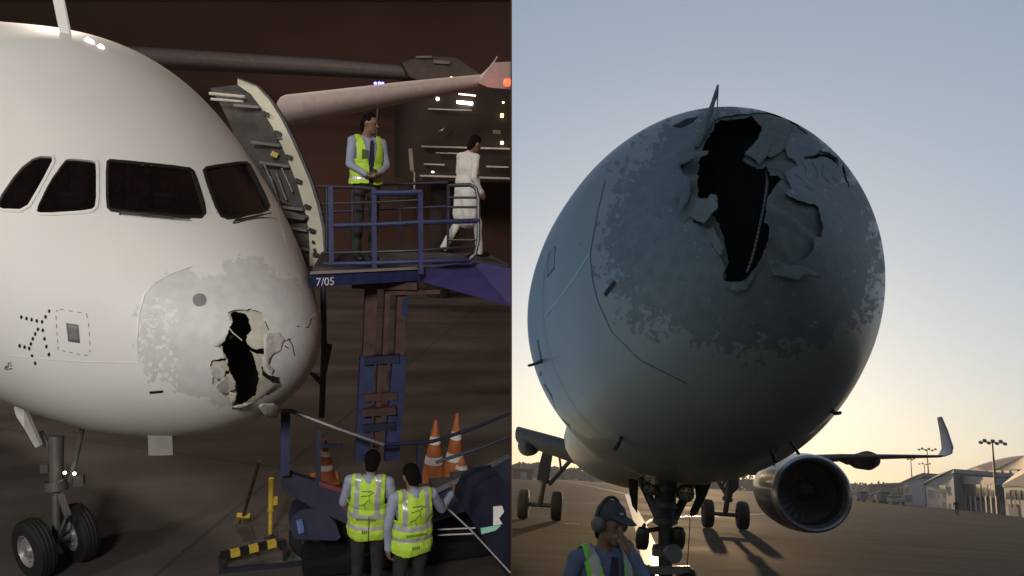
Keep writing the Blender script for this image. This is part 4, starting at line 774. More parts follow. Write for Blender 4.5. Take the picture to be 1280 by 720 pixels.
def person(label, cat, base, heading, J, mats, voxel=.010, scale=1., group=None, head_yaw=0., head_pitch=0., sleeves=(1, 1), hands=None, hair='short', lean=0., kurta=False):
    """local axes: x = the person's right, y = forward, z = up. mats: shirt, trousers, skin, shoes. Returns the thing and a mapper"""
    j = dict(sh=((.185, 0, 1.42), (-.185, 0, 1.42)), el=((.25, .0, 1.14), (-.25, 0, 1.14)), wr=((.26, .1, .90), (-.26, .1, .90)), hip=((.09, 0, .92), (-.09, 0, .92)), kn=((.10, .03, .50), (-.10, .03, .50)), an=((.10, 0, .085), (-.10, 0, .085)), nk=(0, -.01, 1.48), hd=(0, .03, 1.635)); j.update(J)
    Rh = rotm('Z', head_yaw) @ rotm('X', head_pitch); hd = np.array(j['hd'], float); H_ = lambda v: hd + Rh @ np.array(v, float); pr = []
    pr += [('e', (0, 0, .95), (.165, .118, .125), I3, 1), ('e', (0, 0, 1.10), (.150, .108, .16), I3, 0), ('e', (0, .005, 1.28), (.172, .120, .20), I3, 0), ('c', (0, -.02, 1.36), (0, -.02, 1.42), .11, .085, 0)]
    for s in (0, 1):
        sh, el, wr, hp, kn, an = [np.array(j[k][s], float) for k in ('sh', 'el', 'wr', 'hip', 'kn', 'an')]
        sm = 0 if sleeves[s] else 2
        pr += [('c', (0, -.015, 1.435), sh, .062, .062, 0), ('c', sh, el, .058, .046, 0), ('c', el, wr, .045, .032, sm)]
        if sleeves[s]: pr += [('c', wr - unit(wr - el) * .03, wr, .036, .036, 0)]
        pr += [('c', hp, kn, .088, .062, 1), ('c', kn, an, .062, .048, 1), ('c', kn + (an - kn) * .6, an, .055, .058, 1)]
        ft = an + np.array([0, .055, -.04]); pr += [('e', ft, (.045, .125, .042), I3, 3), ('e', ft + [0, .06, -.008], (.047, .07, .033), I3, 3)]
        h = (hands or {}).get(s, dict(out=(-1 if s == 0 else 1, .2, 0), curl=.5)); pr += hand_prims(wr, el, h['out'], h['curl'])
    nk = np.array(j['nk'], float); pr += [('c', nk - [0, 0, .06], H_((0, -.02, -.05)), .058, .052, 2)]
    pr += [('e', H_((0, 0, .02)), (.076, .096, .105), Rh, 2), ('e', H_((0, .032, -.055)), (.056, .058, .058), Rh, 2), ('e', H_((0, .075, -.09)), (.028, .022, .022), Rh, 2)]
    pr += [('c', H_((0, .094, .018)), H_((0, .112, -.022)), .009, .014, 2), ('c', H_((-.02, .089, -.058)), H_((.02, .089, -.058)), .008, .008, 2), ('c', H_((-.032, .084, .036)), H_((.032, .084, .036)), .011, .011, 2)]
    for s in (-1, 1): pr += [('e', H_((s * .077, -.005, .0)), (.010, .019, .031), Rh, 2)]
    me, fc, mi = grown(pr, voxel, 3, .0052)
    for m_ in mats: me.materials.append(m_)
    me.polygons.foreach_set('material_index', mi.astype(np.int32)); me.polygons.foreach_set('use_smooth', np.ones(len(me.polygons), bool))
    R = rotm('Z', heading) @ rotm('X', lean) * scale; base = np.asarray(base, float); T = Matrix(((*R[0], base[0]), (*R[1], base[1]), (*R[2], base[2]), (0, 0, 0, 1)))
    me.transform(T); root = thing('person', base, label, cat, group); link('body', me, root)
    tf = lambda v: base + R @ np.array(v, float)
    if hair:
        hp = [('e', H_((0, -.012, .045)), (.082, .097, .092), Rh, 0), ('e', H_((0, -.05, -.0)), (.076, .06, .085), Rh, 0), ('e', H_((0, -.055, -.07)), (.058, .04, .05), Rh, 0)]
        hm, hf, _ = grown(hp, .010, 2, .006); bm = bmesh.new(); bm.from_mesh(hm)
        Ri = np.linalg.inv(Rh); kill = [v for v in bm.verts if (Ri @ (np.array(v.co) - hd))[1] > .045 and (Ri @ (np.array(v.co) - hd))[2] < .075]; bmesh.ops.delete(bm, geom=kill, context='VERTS'); bm.to_mesh(hm); bm.free()
        hm.materials.append(HAIR); hm.polygons.foreach_set('use_smooth', np.ones(len(hm.polygons), bool)); hm.transform(T); link('hair', hm, root)
    for s in (-1, 1):
        m = MB(); m.ball(tf(H_((s * .030, .083, .012))), .0115 * scale, 6); m.build('eye', EYE, root, smooth=True)
    return root, tf, T, H_, Rh
def vest(root, T, m1, m2, open_front=True, zb=.88, bands=((1.0, 1.05), (1.13, 1.18)), vx=(.075, .125), back_split=False):
    pr = [('e', (0, .0, .93), (.212, .155, .20), I3, 0), ('e', (0, 0, 1.08), (.206, .147, .22), I3, 0), ('e', (0, .003, 1.27), (.212, .148, .23), I3, 0), ('c', (-.13, -.012, 1.43), (.13, -.012, 1.43), .073, .073, 0)]
    me, fc, _ = grown(pr, .0095, 3, .0095); bm = bmesh.new(); bm.from_mesh(me); kill = []
    for f in bm.faces:
        c = f.calc_center_median(); x, y, z = c
        if z < zb + .01 * math.sin(x * 22) or abs(x) > .225 - max(0, z - 1.36) * .35 or (z > 1.44 and x * x + (y - .012) ** 2 < .088 ** 2) or (abs(x) > .165 and 1.22 < z < 1.52): kill.append(f); continue
        if open_front and y > 0 and abs(x) < .022 + max(0, z - 1.12) * .20: kill.append(f); continue
        b = any(a <= z <= b_ for a, b_ in bands) or (z > bands[-1][1] and vx[0] <= abs(x) <= vx[1] and not (y < 0 and False)); f.material_index = 1 if b else 0; f.smooth = True
    bmesh.ops.delete(bm, geom=kill, context='FACES'); bmesh.ops.delete(bm, geom=[v for v in bm.verts if not v.link_faces], context='VERTS')
    be = [e for e in bm.edges if len(e.link_faces) == 1]
    for _ in range(3):
        bmesh.ops.smooth_vert(bm, verts=list({v for e in be for v in e.verts}), factor=.4, use_axis_x=True, use_axis_y=True, use_axis_z=True)
    bm.to_mesh(me); bm.free(); me.materials.append(m1); me.materials.append(m2); me.transform(T); v = link('vest', me, root)
    b = v.modifiers.new('cloth_thickness', 'SOLIDIFY'); b.thickness = .006; b.offset = 1; return v
def back_logo(root, tf, v, sc=1.):
    ink = mat('vest_print', (.15, .23, .05), .8)
    for a, b in (((-.06, 1.33), (.02, 1.345)), ((.02, 1.345), (.07, 1.385)), ((.02, 1.345), (.035, 1.26)), ((-.075, 1.235), (-.02, 1.25)), ((-.02, 1.25), (.02, 1.30)), ((-.02, 1.25), (-.01, 1.19)), ((-.05, 1.385), (.05, 1.39))):
        m = MB(); m.bar(tf((a[0], -.160, a[1])), tf((b[0], -.160, b[1])), .004 * sc, .006 * sc, up=tf((0, 1, 0)) - tf((0, 0, 0))); m.build('print_stroke', ink, v)
    for k in range(9):
        x = -.09 + k * .022; m = MB(); m.box(tf((x, -.161, 1.09)), (.014 * sc, .006, .022 * sc)); m.build('print_letter', ink, v)
    for k in range(4):
        x = -.03 + k * .02; m = MB(); m.box(tf((x, -.163, .955)), (.013 * sc, .006, .035 * sc)); m.build('print_letter', ink, v)
# ------------------------------------------------------------------ people of the night apron
FRAME = NIGHT
DECK_D = 8.9
feet = Q(455, 325, DECK_D); DECK_Z = feet[2]
sc_ = .99
r1, tf, T, H_, Rh = person('man in yellow vest and tie standing on the blue stair platform', 'person', feet, math.pi + .25, dict(el=((.235, .05, 1.15), (-.235, .05, 1.15)), wr=((.10, .21, 1.05), (-.07, .22, 1.06)), hd=(0, .03, 1.635)), [SHIRT, TROU, SK, SHOE], scale=1.0, head_yaw=.85, head_pitch=-.12, hands={0: dict(out=(-.6, .2, .3), curl=.9), 1: dict(out=(.6, .2, .3), curl=.9)})
vest(r1, T, HIVIS, REFL, True, .93, ((.985, 1.02),), (.30, .31))
m = MB(); m.loft([[tf((x * w, .135 + yo, z)) for x, yo in ((-1, 0), (1, 0), (1, .008), (-1, .008))] for z, w in ((1.44, .018), (1.30, .026), (1.12, .034), (1.08, .005))]); m.build('tie', NAVY, r1)
m = MB(); m.box(tf((.09, .152, 1.28)), (.07, .01, .10), rotm('Z', math.pi + .25)); m.build('badge', mat('badge_dark', (.10, .16, .06), .5), r1)
m = MB(); m.box(tf((.02, .275, 1.07)), (.05, .03, .09), rotm('Y', .5)); m.build('radio', M_DARKMET, r1)
feetw = Q(578, 322, 10.4)
r2, tf, T, H_, Rh = person('man in long white shirt walking on the stairs beyond the platform rail', 'person', feetw, -math.pi / 2 + .35, dict(kn=((.10, .16, .52), (-.10, -.04, .50)), an=((.10, .22, .10), (-.10, -.26, .14)), el=((.24, -.06, 1.15), (-.24, .05, 1.15)), wr=((.22, .10, .96), (-.22, .2, .98)), hd=(0, .10, 1.60), nk=(0, .02, 1.48)), [KURTA, KURTA, SK, SHOE], scale=1.0, head_pitch=-.35, hair='short')
km, kf, _ = grown([('e', (0, .0, 1.26), (.20, .145, .24), I3, 0), ('c', (0, .02, 1.10), (0, .03, .62), .175, .20, 0)], .012, 3, .012); km.materials.append(KURTA); km.polygons.foreach_set('use_smooth', np.ones(len(km.polygons), bool)); km.transform(T); link('long_shirt', km, r2)
WALK = feetw
# two men with their backs to us below the stairs
w1 = QH(462, 594, 1.47 * 1.09); w1d = Q(462, 598, 7.7); base1 = np.array([w1d[0], w1d[1], 0]); s1 = w1d[2] / 1.45
r3, tf, T, H_, Rh = person('man in split-back yellow vest facing the stairs, next to the torn nose', 'person', base1, -.30, dict(el=((.27, -.02, 1.15), (-.26, .04, 1.16)), wr=((.25, .05, .92), (-.22, .16, .98)), hd=(.0, .155, 1.545), nk=(0, .03, 1.47)), [SHIRT, TROU, SK, SHOE], scale=s1, head_pitch=-.75, sleeves=(0, 0))
v = vest(r3, T, HIVIS, REFL, False, .84, ((.96, 1.005), (1.08, 1.125))); back_logo(r3, tf, v, s1)
m = MB(); m.bar(tf((.03, -.165, .86)), tf((.03, -.158, 1.12)), .006, .008); m.build('back_seam', NAVY, v)
w2d = Q(517, 616, 7.45); base2 = np.array([w2d[0], w2d[1], 0]); s2 = w2d[2] / 1.45
r4, tf, T, H_, Rh = person('man in yellow vest pointing with his raised arm, back turned, below the stairs', 'person', base2, .08, dict(el=((.33, .10, 1.19), (-.25, -.02, 1.14)), wr=((.47, .24, 1.26), (-.23, .0, .90)), hd=(.02, .16, 1.54), nk=(0, .03, 1.47)), [SHIRT, TROU, SK, SHOE], scale=s2, head_pitch=-.75, hands={0: dict(out=(-.4, .6, .3), curl=1.0), 1: dict(out=(.8, .3, 0), curl=.6)})
v = vest(r4, T, HIVIS, REFL, False, .86, ((1.00, 1.045), (1.12, 1.165)), (.085, .13)); back_logo(r4, tf, v, s2)
# ------------------------------------------------------------------ the man under the dusk airliner
FRAME = DUSK
hdp = P(757, 655, 4.2); base5 = np.array([hdp[0] - .0, hdp[1], 0]); s5 = hdp[2] / 1.625
r5, tf, T, H_, Rh = person('man in cap, ear defenders and green vest holding a hand to his face', 'person', base5, math.pi + .35, dict(sh=((.19, 0, 1.41), (-.19, .02, 1.41)), el=((.27, -.03, 1.15), (-.25, .20, 1.19)), wr=((.24, .12, .95), (-.085, .20, 1.455)), hd=(-.0, .06, 1.625), nk=(0, .0, 1.48)), [SHIRTD, TROU, mat('skin_backlit', (.11, .06, .04), .5, var=.08, scale=20), SHOE], voxel=.0085, scale=s5, head_yaw=.25, head_pitch=-.22, hands={0: dict(out=(-1, .2, 0), curl=.5), 1: dict(out=(.5, -1, .1), curl=.9)}, hair='short')  # skin, shirt, vest and tape colours are darkened for his backlit silhouette
v = vest(r5, T, HIVISG, mat('tape_backlit', (.24, .25, .25), .4, var=.05), True, .88, ((.98, 1.03),), (.085, .14))
cm, cf_, _ = grown([('e', H_((0, -.008, .062)), (.090, .108, .092), Rh, 0), ('e', H_((0, .135, .058)), (.062, .075, .012), Rh, 0), ('e', H_((0, .11, .066)), (.068, .06, .014), Rh, 0)], .008, 2)
bm = bmesh.new(); bm.from_mesh(cm); Ri = np.linalg.inv(Rh); hd0 = H_((0, 0, 0)); bmesh.ops.delete(bm, geom=[q for q in bm.verts if (Ri @ (np.array(q.co) - hd0))[2] < .036], context='VERTS'); bm.to_mesh(cm); bm.free()
cm.materials.append(NAVY); cm.polygons.foreach_set('use_smooth', np.ones(len(cm.polygons), bool)); cm.transform(T); cap = link('cap', cm, r5)
m = MB(); m.box(tf(H_((.012, .098, .098))), (.03, .006, .012), rotm('Z', math.pi + .8)); m.build('cap_badge', mat('badge_pale', (.25, .27, .30), .5), cap)
hp = []
for s in (-1, 1):
    m = MB(); axx = unit(tf(H_((s, 0, 0))) - tf(H_((0, 0, 0)))); m.lathe([(-.02, .001), (-.02, .040), (.0, .048), (.028, .044), (.042, .030), (.046, .001)], tf(H_((s * .082, -.005, .0))), axx, 18); hp.append(m.build('ear_cup', mat('ear_cup_grey', (.05, .055, .06), .5), r5, smooth=True))
m = MB(); m.tube([tf(H_((.102 * math.cos(a), -.03, .02 + .148 * math.sin(a)))) for a in np.linspace(0, math.pi, 13)], .010, 6); m.build('headband', M_BLACK, r5, smooth=True)
m = MB(); m.loft([[tf((x * w, .128 + yo, z)) for x, yo in ((-1, 0), (1, 0), (1, .008), (-1, .008))] for z, w in ((1.44, .022), (1.30, .032), (1.12, .040), (1.08, .006))]); m.build('tie', NAVY, r5)
# ================================================================== NIGHT APRON: stairs, cones, equipment
FRAME = NIGHT
M_BLUE = mat('stair_blue', (.020, .028, .10), .55, var=.35, scale=8)
M_NVY = mat('stair_dark_blue', (.018, .02, .05), .5, var=.25, scale=8)
M_PURP = mat('ramp_violet_blue', (.042, .034, .14), .55, var=.12, scale=4)
M_RUST = mat('mast_rust_brown', (.070, .032, .026), .6, var=.35, scale=9)
M_RAILD = mat('rail_black', (.025, .025, .035), .4)
M_TREAD = mat('deck_plate', (.055, .055, .06), .6, .2, var=.2, scale=30, bump=.3)
d0 = 8.35; N = lambda x, y, d=d0: Q(x, y, d)
sb = QH(475, 640, 0)
stair = thing('boarding_stairs', sb * [1, 1, 0], 'blue mobile boarding stairs with railed platform at the open cabin door', 'boarding stairs')
hz = lambda x, y, h=DECK_Z: QH(x, y, h)
dk = [hz(388, 341), hz(560, 333), hz(590, 316), hz(402, 315)]
m = MB(); m.prism([p - [0, 0, .05] for p in dk], np.array([0, 0, .05])); m.build('deck', M_TREAD, stair)
m = MB(); a, b = dk[0] + [0, -.03, 0], dk[1] + [0, -.03, 0]; m.hexa([a - [0, 0, .15], b - [0, 0, .15], b + [0, .06, -.15], a + [0, .06, -.15], a + [0, 0, -.01], b + [0, 0, -.01], b + [0, .06, -.01], a + [0, .06, -.01]]); fas = m.build('fascia', M_BLUE, stair)
m = MB(); m.bar(a + [0, -.02, .005], b + [0, -.02, .005], .03, .025); m.build('bumper_strip', mat('bumper_pale', (.30, .27, .25), .6), fas)
m = MB(); m.box(WALK + [0, .0, -.03], (1.1, .9, .05)); m.build('landing', M_TREAD, stair)
m = MB(); m.bar(WALK + [-.5, 0, -.06], dk[1] + [0, .2, -.1], .1, .1); m.build('landing_beam', M_NVY, stair)
# stencilled number on the fascia
fc_ = bpy.data.curves.new('number', 'FONT'); fc_.body = '7/05'; fc_.size = .125; fc_.extrude = .002; fo = bpy.data.objects.new('number', fc_); COL.objects.link(fo)
bpy.context.view_layer.update(); tm = bpy.data.meshes.new_from_object(fo.evaluated_get(bpy.context.evaluated_depsgraph_get())); bpy.data.objects.remove(fo)
dirx = unit(b - a); tmx = np.stack([dirx, np.array([0, 0, 1.]), np.cross(dirx, (0, 0, 1.))], 1); o_ = a + dirx * .06 + np.array([0, -.006, -.14])
tm.transform(Matrix(((*tmx[0], o_[0]), (*tmx[1], o_[1]), (*tmx[2], o_[2]), (0, 0, 0, 1)))); tm.materials.clear(); tm.materials.append(mat('stencil_white', (.75, .75, .8), .5)); link('number', tm, fas)
# side ramp running off to the right
m = MB(); m.prism([N(528, 337, 8.5), N(590, 327, 8.9), N(639, 336, 8.9), N(639, 383, 8.7), N(592, 370, 8.6), N(530, 353, 8.5)], np.array([0, .16, 0])); m.build('side_ramp', M_PURP, stair)
def rail(name, pts, r, m_, d=d0, n=8): q = MB(); q.tube([N(*p, d) if len(p) == 2 else N(*p) for p in pts], r, n); return q.build(name, m_, stair, smooth=True)
for x, y0, y1 in ((413, 234, 340), (467, 236, 346), (525, 238, 343)): q = MB(); q.bar(N(x, y0), N(x + 1, y1), .055, .055, up=(0, 1, 0)); q.build('rail_post', M_BLUE, stair)
rail('guard_rail', [(398, 233), (440, 234), (470, 236)], .018, M_RAILD); rail('guard_rail', [(468, 241), (500, 241), (527, 240)], .036, M_BLUE); rail('guard_rail', [(411, 282), (467, 281), (525, 278), (598, 276, 8.6)], .030, M_BLUE); rail('guard_rail', [(405, 316), (467, 315), (525, 313), (592, 308, 8.6)], .016, M_RAILD)
rail('guard_rail', [(402, 255), (467, 253), (525, 250)], .014, M_RAILD); rail('guard_rail', [(405, 330), (467, 329), (525, 327), (586, 325, 8.6)], .030, M_BLUE)
lp = [(560, 232), (588, 231), (595, 236), (598, 250), (598, 300), (594, 318), (586, 326), (540, 328)]
rail('end_gate', lp, .024, M_RAILD, 8.6)
for y in (247, 259, 277, 300): rail('end_gate_bar', [(560, y), (598, y)], .015, M_RAILD, 8.6)
rail('guard_rail', [(402, 236), (470, 231), (560, 228)], .018, M_NVY, 9.9); rail('guard_rail', [(402, 266), (470, 262), (560, 258)], .015, M_NVY, 9.9)
for x in (408, 440, 500, 560): q = MB(); q.tube([N(x, 232, 9.9), N(x, 312, 9.9)], .02, 6); q.build('rail_post', M_NVY, stair)
# lifting mast under the deck
for (x0, y0, x1, y1, w, mm) in ((464, 354, 460, 450, .14, M_RUST), (484, 358, 478, 500, .06, M_RUST), (502, 358, 498, 450, .11, M_RUST), (459, 444, 452, 575, .17, M_BLUE), (499, 444, 489, 575, .17, M_BLUE), (475, 452, 470, 560, .06, M_RUST), (506, 372, 504, 405, .07, M_BLUE)):
    q = MB(); q.bar(N(x0, y0, 8.7), N(x1, y1, 8.75), .12, w, up=(1, 0, 0)); q.build('mast_post', mm, stair)
for (y, w, mm) in ((450, .14, M_NVY), (497, .07, M_RUST), (514, .16, M_RUST), (535, .05, M_NVY)): q = MB(); q.bar(N(453 + (560 - y) * .03, y, 8.66), N(500 + (450 - y) * .06, y - 3, 8.66), w, .09); q.build('mast_crossbar', mm, stair)
q = MB(); q.bar(N(441, 355, 8.6), N(522, 357, 8.6), .12, .09); q.bar(N(487, 366, 8.6), N(550, 364, 8.7), .08, .05); q.build('deck_beam', M_RUST, stair)
for p in (((404, 356), (405, 440), (402, 522)), ((412, 430), (404, 470), (388, 465), (404, 480))):
    q = MB(); q.tube([N(*k, 9.6) for k in p], .04, 8); q.build('support_leg', mat('leg_blue_grey', (.06, .075, .11), .5), stair)
# lower chassis, stringers, handrails
q = MB(); q.bar(N(357, 512, 8.2), N(356, 594, 8.2), .10, .09, up=(0, 1, 0)); q.build('chassis_post', M_BLUE, stair)
q = MB(); q.bar(N(398, 536, 8.3), N(398, 606, 8.3), .05, .05, up=(0, 1, 0)); q.bar(N(398, 556, 8.3), N(428, 558, 8.3), .03, .04); q.build('chassis_post', M_NVY, stair)
q = MB(); q.tube([N(352, 514, 8.15), N(362, 513, 8.15), N(420, 535, 8.2), N(480, 556, 8.3)], .026, 8); q.build('handrail', mat('handrail_grey', (.12, .11, .115), .4, .3), stair, smooth=True)
q = MB(); q.tube([N(480, 556, 8.3), N(540, 552, 8.6), N(590, 536, 8.8), N(639, 516, 9.0)], .024, 8); q.build('handrail', M_NVY, stair, smooth=True)
q = MB(); q.tube([N(545, 578, 8.7), N(600, 560, 8.8), N(639, 545, 8.9)], .022, 8); q.build('handrail', M_NVY, stair, smooth=True)
q = MB(); q.bar(N(524, 553, 8.55), N(524, 604, 8.55), .06, .06, up=(0, 1, 0)); q.build('chassis_post', M_NVY, stair)
q = MB(); q.prism([N(350, 588, 8.3), N(395, 602, 8.3), N(445, 622, 8.3), N(445, 660, 8.3), N(400, 640, 8.3), N(352, 612, 8.3)], np.array([0, .1, 0])); q.build('stringer', M_NVY, stair)
q = MB(); q.prism([N(394, 600, 8.28), N(432, 612, 8.28), N(432, 618, 8.28), N(396, 606, 8.28)], np.array([0, .02, 0])); q.build('warning_stripe', mat('dull_red', (.16, .03, .03), .6), stair)
q = MB(); q.prism([N(455, 640, 8.7), N(530, 624, 8.7), N(590, 596, 8.8), N(639, 572, 8.9), N(639, 606, 8.9), N(580, 640, 8.8), N(520, 660, 8.7), N(455, 668, 8.7)], np.array([0, .12, 0])); q.build('stringer', M_NVY, stair)
for k in range(7):
    f_ = k / 6; q = MB(); c = N(470 + 160 * f_, 640 - 50 * f_, 9.2 + .1 * f_); q.box(c, (.75, .5, .04), rotm('Y', -.02)); q.build('stair_tread', M_TREAD, stair)
q = MB(); pts = [(362, 660), (366, 645), (376, 637), (392, 636), (408, 642), (420, 655), (426, 672), (420, 676), (370, 674)]; q.prism([N(*p, 8.35) for p in pts], np.array([0, .35, 0])); q.build('wheel_arch', M_NVY, stair)
wheel(stair, QH(395, 668, .32), np.array([0, 1., 0]), .32, .2, M_BLACK, M_STEEL)
q = MB(); q.box(N(520, 668, 9.4), (2.9, 1.2, .22), None, bev=.04); q.build('chassis', mat('chassis_black', (.012, .012, .013), .9, spec=.1), stair)
q = MB(); q.bar(N(374, 650, 8.3), N(377, 666, 8.3), .05, .05); q.build('reflector', mat('blue_reflector', (.15, .22, .5), .3), stair)
# yellow post, striped outrigger, broom
M_YEL = mat('safety_yellow', (.62, .42, .05), .5, var=.15, scale=12)
g_ = QH(336, 669, 0); tp_ = g_ + [.03, 0, .80]; pb = thing('yellow_post', [tp_[0], tp_[1], 0], 'upright yellow post standing at the corner of the blue stairs', 'post')
q = MB(); lo_ = np.array([tp_[0] - .01, tp_[1], 0.0]); q.tube([tp_, tp_ * .45 + lo_ * .55], .036, 10); q.tube([tp_ * .5 + lo_ * .5, lo_ + [0, 0, .02]], .028, 10); q.lathe([(-.02, .045), (.02, .045)], tp_ * .45 + lo_ * .55, (0, 0, 1), 12); q.build('pole', M_YEL, pb, smooth=True)
q = MB(); q.box(lo_ + [0, 0, .012], (.16, .16, .024)); q.build('foot_plate', M_DARKMET, pb)
q = MB(); q.box(tp_ * .6 + lo_ * .4 + [.05, 0, 0], (.06, .05, .10)); q.build('bracket', M_YEL, pb)
s0, s1_ = QH(276, 695, .22), QH(356, 676, .26); bb = thing('outrigger_bar', [s0[0], s0[1], 0], 'black and yellow striped bar lying low beside the stairs', 'barrier bar')
for k in range(7):
    q = MB(); q.bar(s0 + (s1_ - s0) * k / 7, s0 + (s1_ - s0) * (k + 1) / 7, .075, .075); q.build('stripe', M_YEL if k % 2 else M_BLACK, bb)
q = MB(); q.bar(s0, s0 * [1, 1, 0], .05, .05, up=(0, 1, 0)); q.bar(s0 * [1, 1, 0] + [0, 0, .03], QH(420, 700, .03), .05, .05); q.bar(s1_, s1_ * [1, 1, 0], .05, .05, up=(0, 1, 0)); q.build('bar_frame', M_RAILD, bb)
br_t, br_b = Q(324, 577, 8.2), QH(304, 645, .22); br = thing('broom', [br_b[0], br_b[1], 0], 'worn broom with straw head leaning beside the yellow post', 'broom')
q = MB(); q.tube([br_t, br_b], .022, 8); q.build('handle', M_RUST, br); dirb = unit(br_b - br_t)
q = MB(); q.bar(br_b - dirb * .03, br_b + dirb * .03, .16, .06, up=(0, 1, 0)); q.build('head', M_YEL, br)
q = MB()
for k in range(40):
    o = np.array([random.uniform(-.08, .08), random.uniform(-.03, .03), 0]); e = br_b + dirb * .22 + o * 1.5; e[2] = max(e[2], .005); q.tube([br_b + o, e], .006, 4)
q.build('bristles', mat('straw', (.34, .25, .10), .9), br)['kind'] = 'stuff'
# traffic cones
M_OR = mat('cone_orange', (.42, .13, .04), .6, var=.15, scale=8); M_CW = mat('cone_white', (.75, .73, .70), .5)
def cone(px, py, h, label, r=.17, at=None):
    b = QH(px, py, 0.) if at is None else at; t = thing('traffic_cone', b, label, 'traffic cone', 'traffic cones behind the stairs')
    q = MB(); q.box(b + [0, 0, .02], (r * 2.5, r * 2.5, .04), None, bev=.01); q.build('base', M_OR, t)
    rr = lambda z: r * (1 - z / h) + .022 * z / h
    q = MB(); q.lathe([(.04, rr(.04)), (h * .3, rr(h * .3)), (h * .6, rr(h * .6)), (h * .98, rr(h * .98)), (h, .012), (h, .001)], b, (0, 0, 1), 20); q.build('cone_body', M_OR, t, smooth=True)
    for z0, z1 in ((.30, .42), (.62, .74)): q = MB(); q.lathe([(h * z0, rr(h * z0) + .003), (h * z1, rr(h * z1) + .003)], b, (0, 0, 1), 20); q.build('reflective_band', M_CW, t, smooth=True)
CT = Q(555, 603, 9.9); q = MB(); q.box(CT + [0, .1, -.04], (.85, .7, .06)); q.build('equipment_tray', M_NVY, stair)
q = MB(); q.tube([CT + [0, .1, -.05], [CT[0], CT[1] + .1, 0]], .06, 8); q.build('tray_leg', M_NVY, stair)
lev = lambda px, py: QH(px, py, CT[2] - .01)
cone(541, 598, .88, 'orange cone with white bands, left one of the pair behind the pointing man', at=lev(541, 600)); cone(568, 592, .96, 'tallest orange cone, right one of the pair behind the pointing man', at=lev(567, 598)); cone(574, 612, .40, 'short orange cone with broad white base band in front of the pair', .19, at=lev(576, 606)); cone(406, 600, .66, 'lone orange cone behind the low handrail next to the blue post')
# dark equipment at the lower right edge
tb = N(600, 700, 8.2); tr_ = thing('tow_tractor', [tb[0] - .1, tb[1] + .3, 0], 'dark tow tractor with white label and green strip beside the stairs', 'tractor')
q = MB(); q.prism([N(588, 648, 8.1), N(600, 624, 8.1), N(615, 616, 8.1), N(638, 612, 8.1), N(638, 725, 7.9), N(628, 706, 7.9), N(604, 674, 8.0)], np.array([-.02, .7, 0])); q.build('body', mat('tractor_black', (.016, .017, .034), .9, spec=.1), tr_)
q = MB(); q.tube([N(545, 622, 8.05), N(590, 664, 7.95), N(638, 716, 7.85)], .010, 6); q.build('edge_trim', mat('trim_grey', (.3, .28, .27), .4), tr_)
q = MB(); q.prism([N(617, 634, 7.93), N(628, 633, 7.93), N(630, 640, 7.93), N(624, 648, 7.93), N(628, 655, 7.93), N(617, 657, 7.93)], np.array([0, .02, 0])); q.build('label_plate', M_CW, tr_)
q = MB(); q.prism([N(601, 661, 7.92), N(626, 657, 7.92), N(620, 663, 7.92), N(602, 668, 7.92)], np.array([0, .02, 0])); q.build('green_strip', mat('green_strip', (.30, .62, .50), .5), tr_)
for y in (662, 669): q = MB(); q.tube([N(546, y, 8.3), N(594, y - 2, 8.3)], .010, 6); q.build('drawbar', MATS['trim_grey'], tr_)
for px in (585, 625): wheel(tr_, QH(px, 790, .3), np.array([0, 1., 0]), .3, .2, M_BLACK, M_STEEL)
# far side: another aircraft's wing, an aerobridge head with lamps, a blue lamp on a post
fa = Q(120, 150, 26); far = thing('airliner', [fa[0], fa[1], 0], 'dim grey wing of a parked airliner above the open cabin door', 'airliner')
rg = []
for (x, y), d, ch, th in (((120, 66), 24, 4.5, 1.0), ((250, 73), 24.5, 4.0, .95), ((400, 82), 25, 3.2, .85), ((528, 91), 25.5, 2.4, .7)): le = Q(x, y, d); rg.append(airfoil(le, le + np.array([.25, .95, .02]) * ch, th, UPL))
q = MB(); q.loft(rg); q.build('wing', mat('far_wing_grey', (.20, .18, .18), .8), far, smooth=True)
rg = []
for dd, r in ((0, .6), (1, 1.4), (3, 1.9), (8, 1.95)): rg.append([fa + np.array([-2 + r * math.cos(k), dd, .6 + r * math.sin(k)]) for k in np.linspace(0, 2 * math.pi, 24, endpoint=False)])
q = MB(); q.loft(rg); q.build('fuselage', MATS['far_wing_grey'], far, smooth=True)
q = MB(); f0 = fa + np.array([-2, 3, 0]); q.tube([[f0[0], f0[1], 0], [f0[0], f0[1], fa[2]]], .12, 8); q.build('gear_strut', M_DARKMET, far)
M_CABIN = mat('aerobridge_brown', (.026, .017, .014), .9, var=.25, scale=1.5)
jb = Q(575, 170, 24); jz = jb[2]; br_ = thing('aerobridge', [jb[0], jb[1] + 2, 0], 'dark aerobridge head with lamps and pale bars behind the man in white', 'aerobridge')
jq = lambda x, y, d=24: Q(x, y, d)
q = MB(); q.prism([jq(520, 112), jq(555, 104), jq(638.5, 106), jq(638.5, 228), jq(520, 226)], np.array([-.1, 3.5, 0])); q.build('cabin', M_CABIN, br_)
q = MB(); q.prism([jq(503, 78, 25), jq(530, 70, 25), jq(570, 72, 25), jq(600, 92, 25), jq(598, 106, 25), jq(545, 108, 25), jq(512, 96, 25)], np.array([0, 2., 0])); q.build('roof_unit', mat('roof_unit_brown', (.09, .065, .058), .6, var=.2), br_)
q = MB(); q.prism([jq(542, 75, 24.8), jq(562, 76, 24.8), jq(562, 80, 24.8), jq(542, 79, 24.8)], np.array([0, .1, 0])); q.prism([jq(520, 70, 24.8), jq(540, 69.5, 24.8), jq(540, 72, 24.8), jq(520, 72.5, 24.8)], np.array([0, .1, 0])); q.build('roof_vent', mat('roof_vent_tan', (.26, .21, .19), .6), br_)
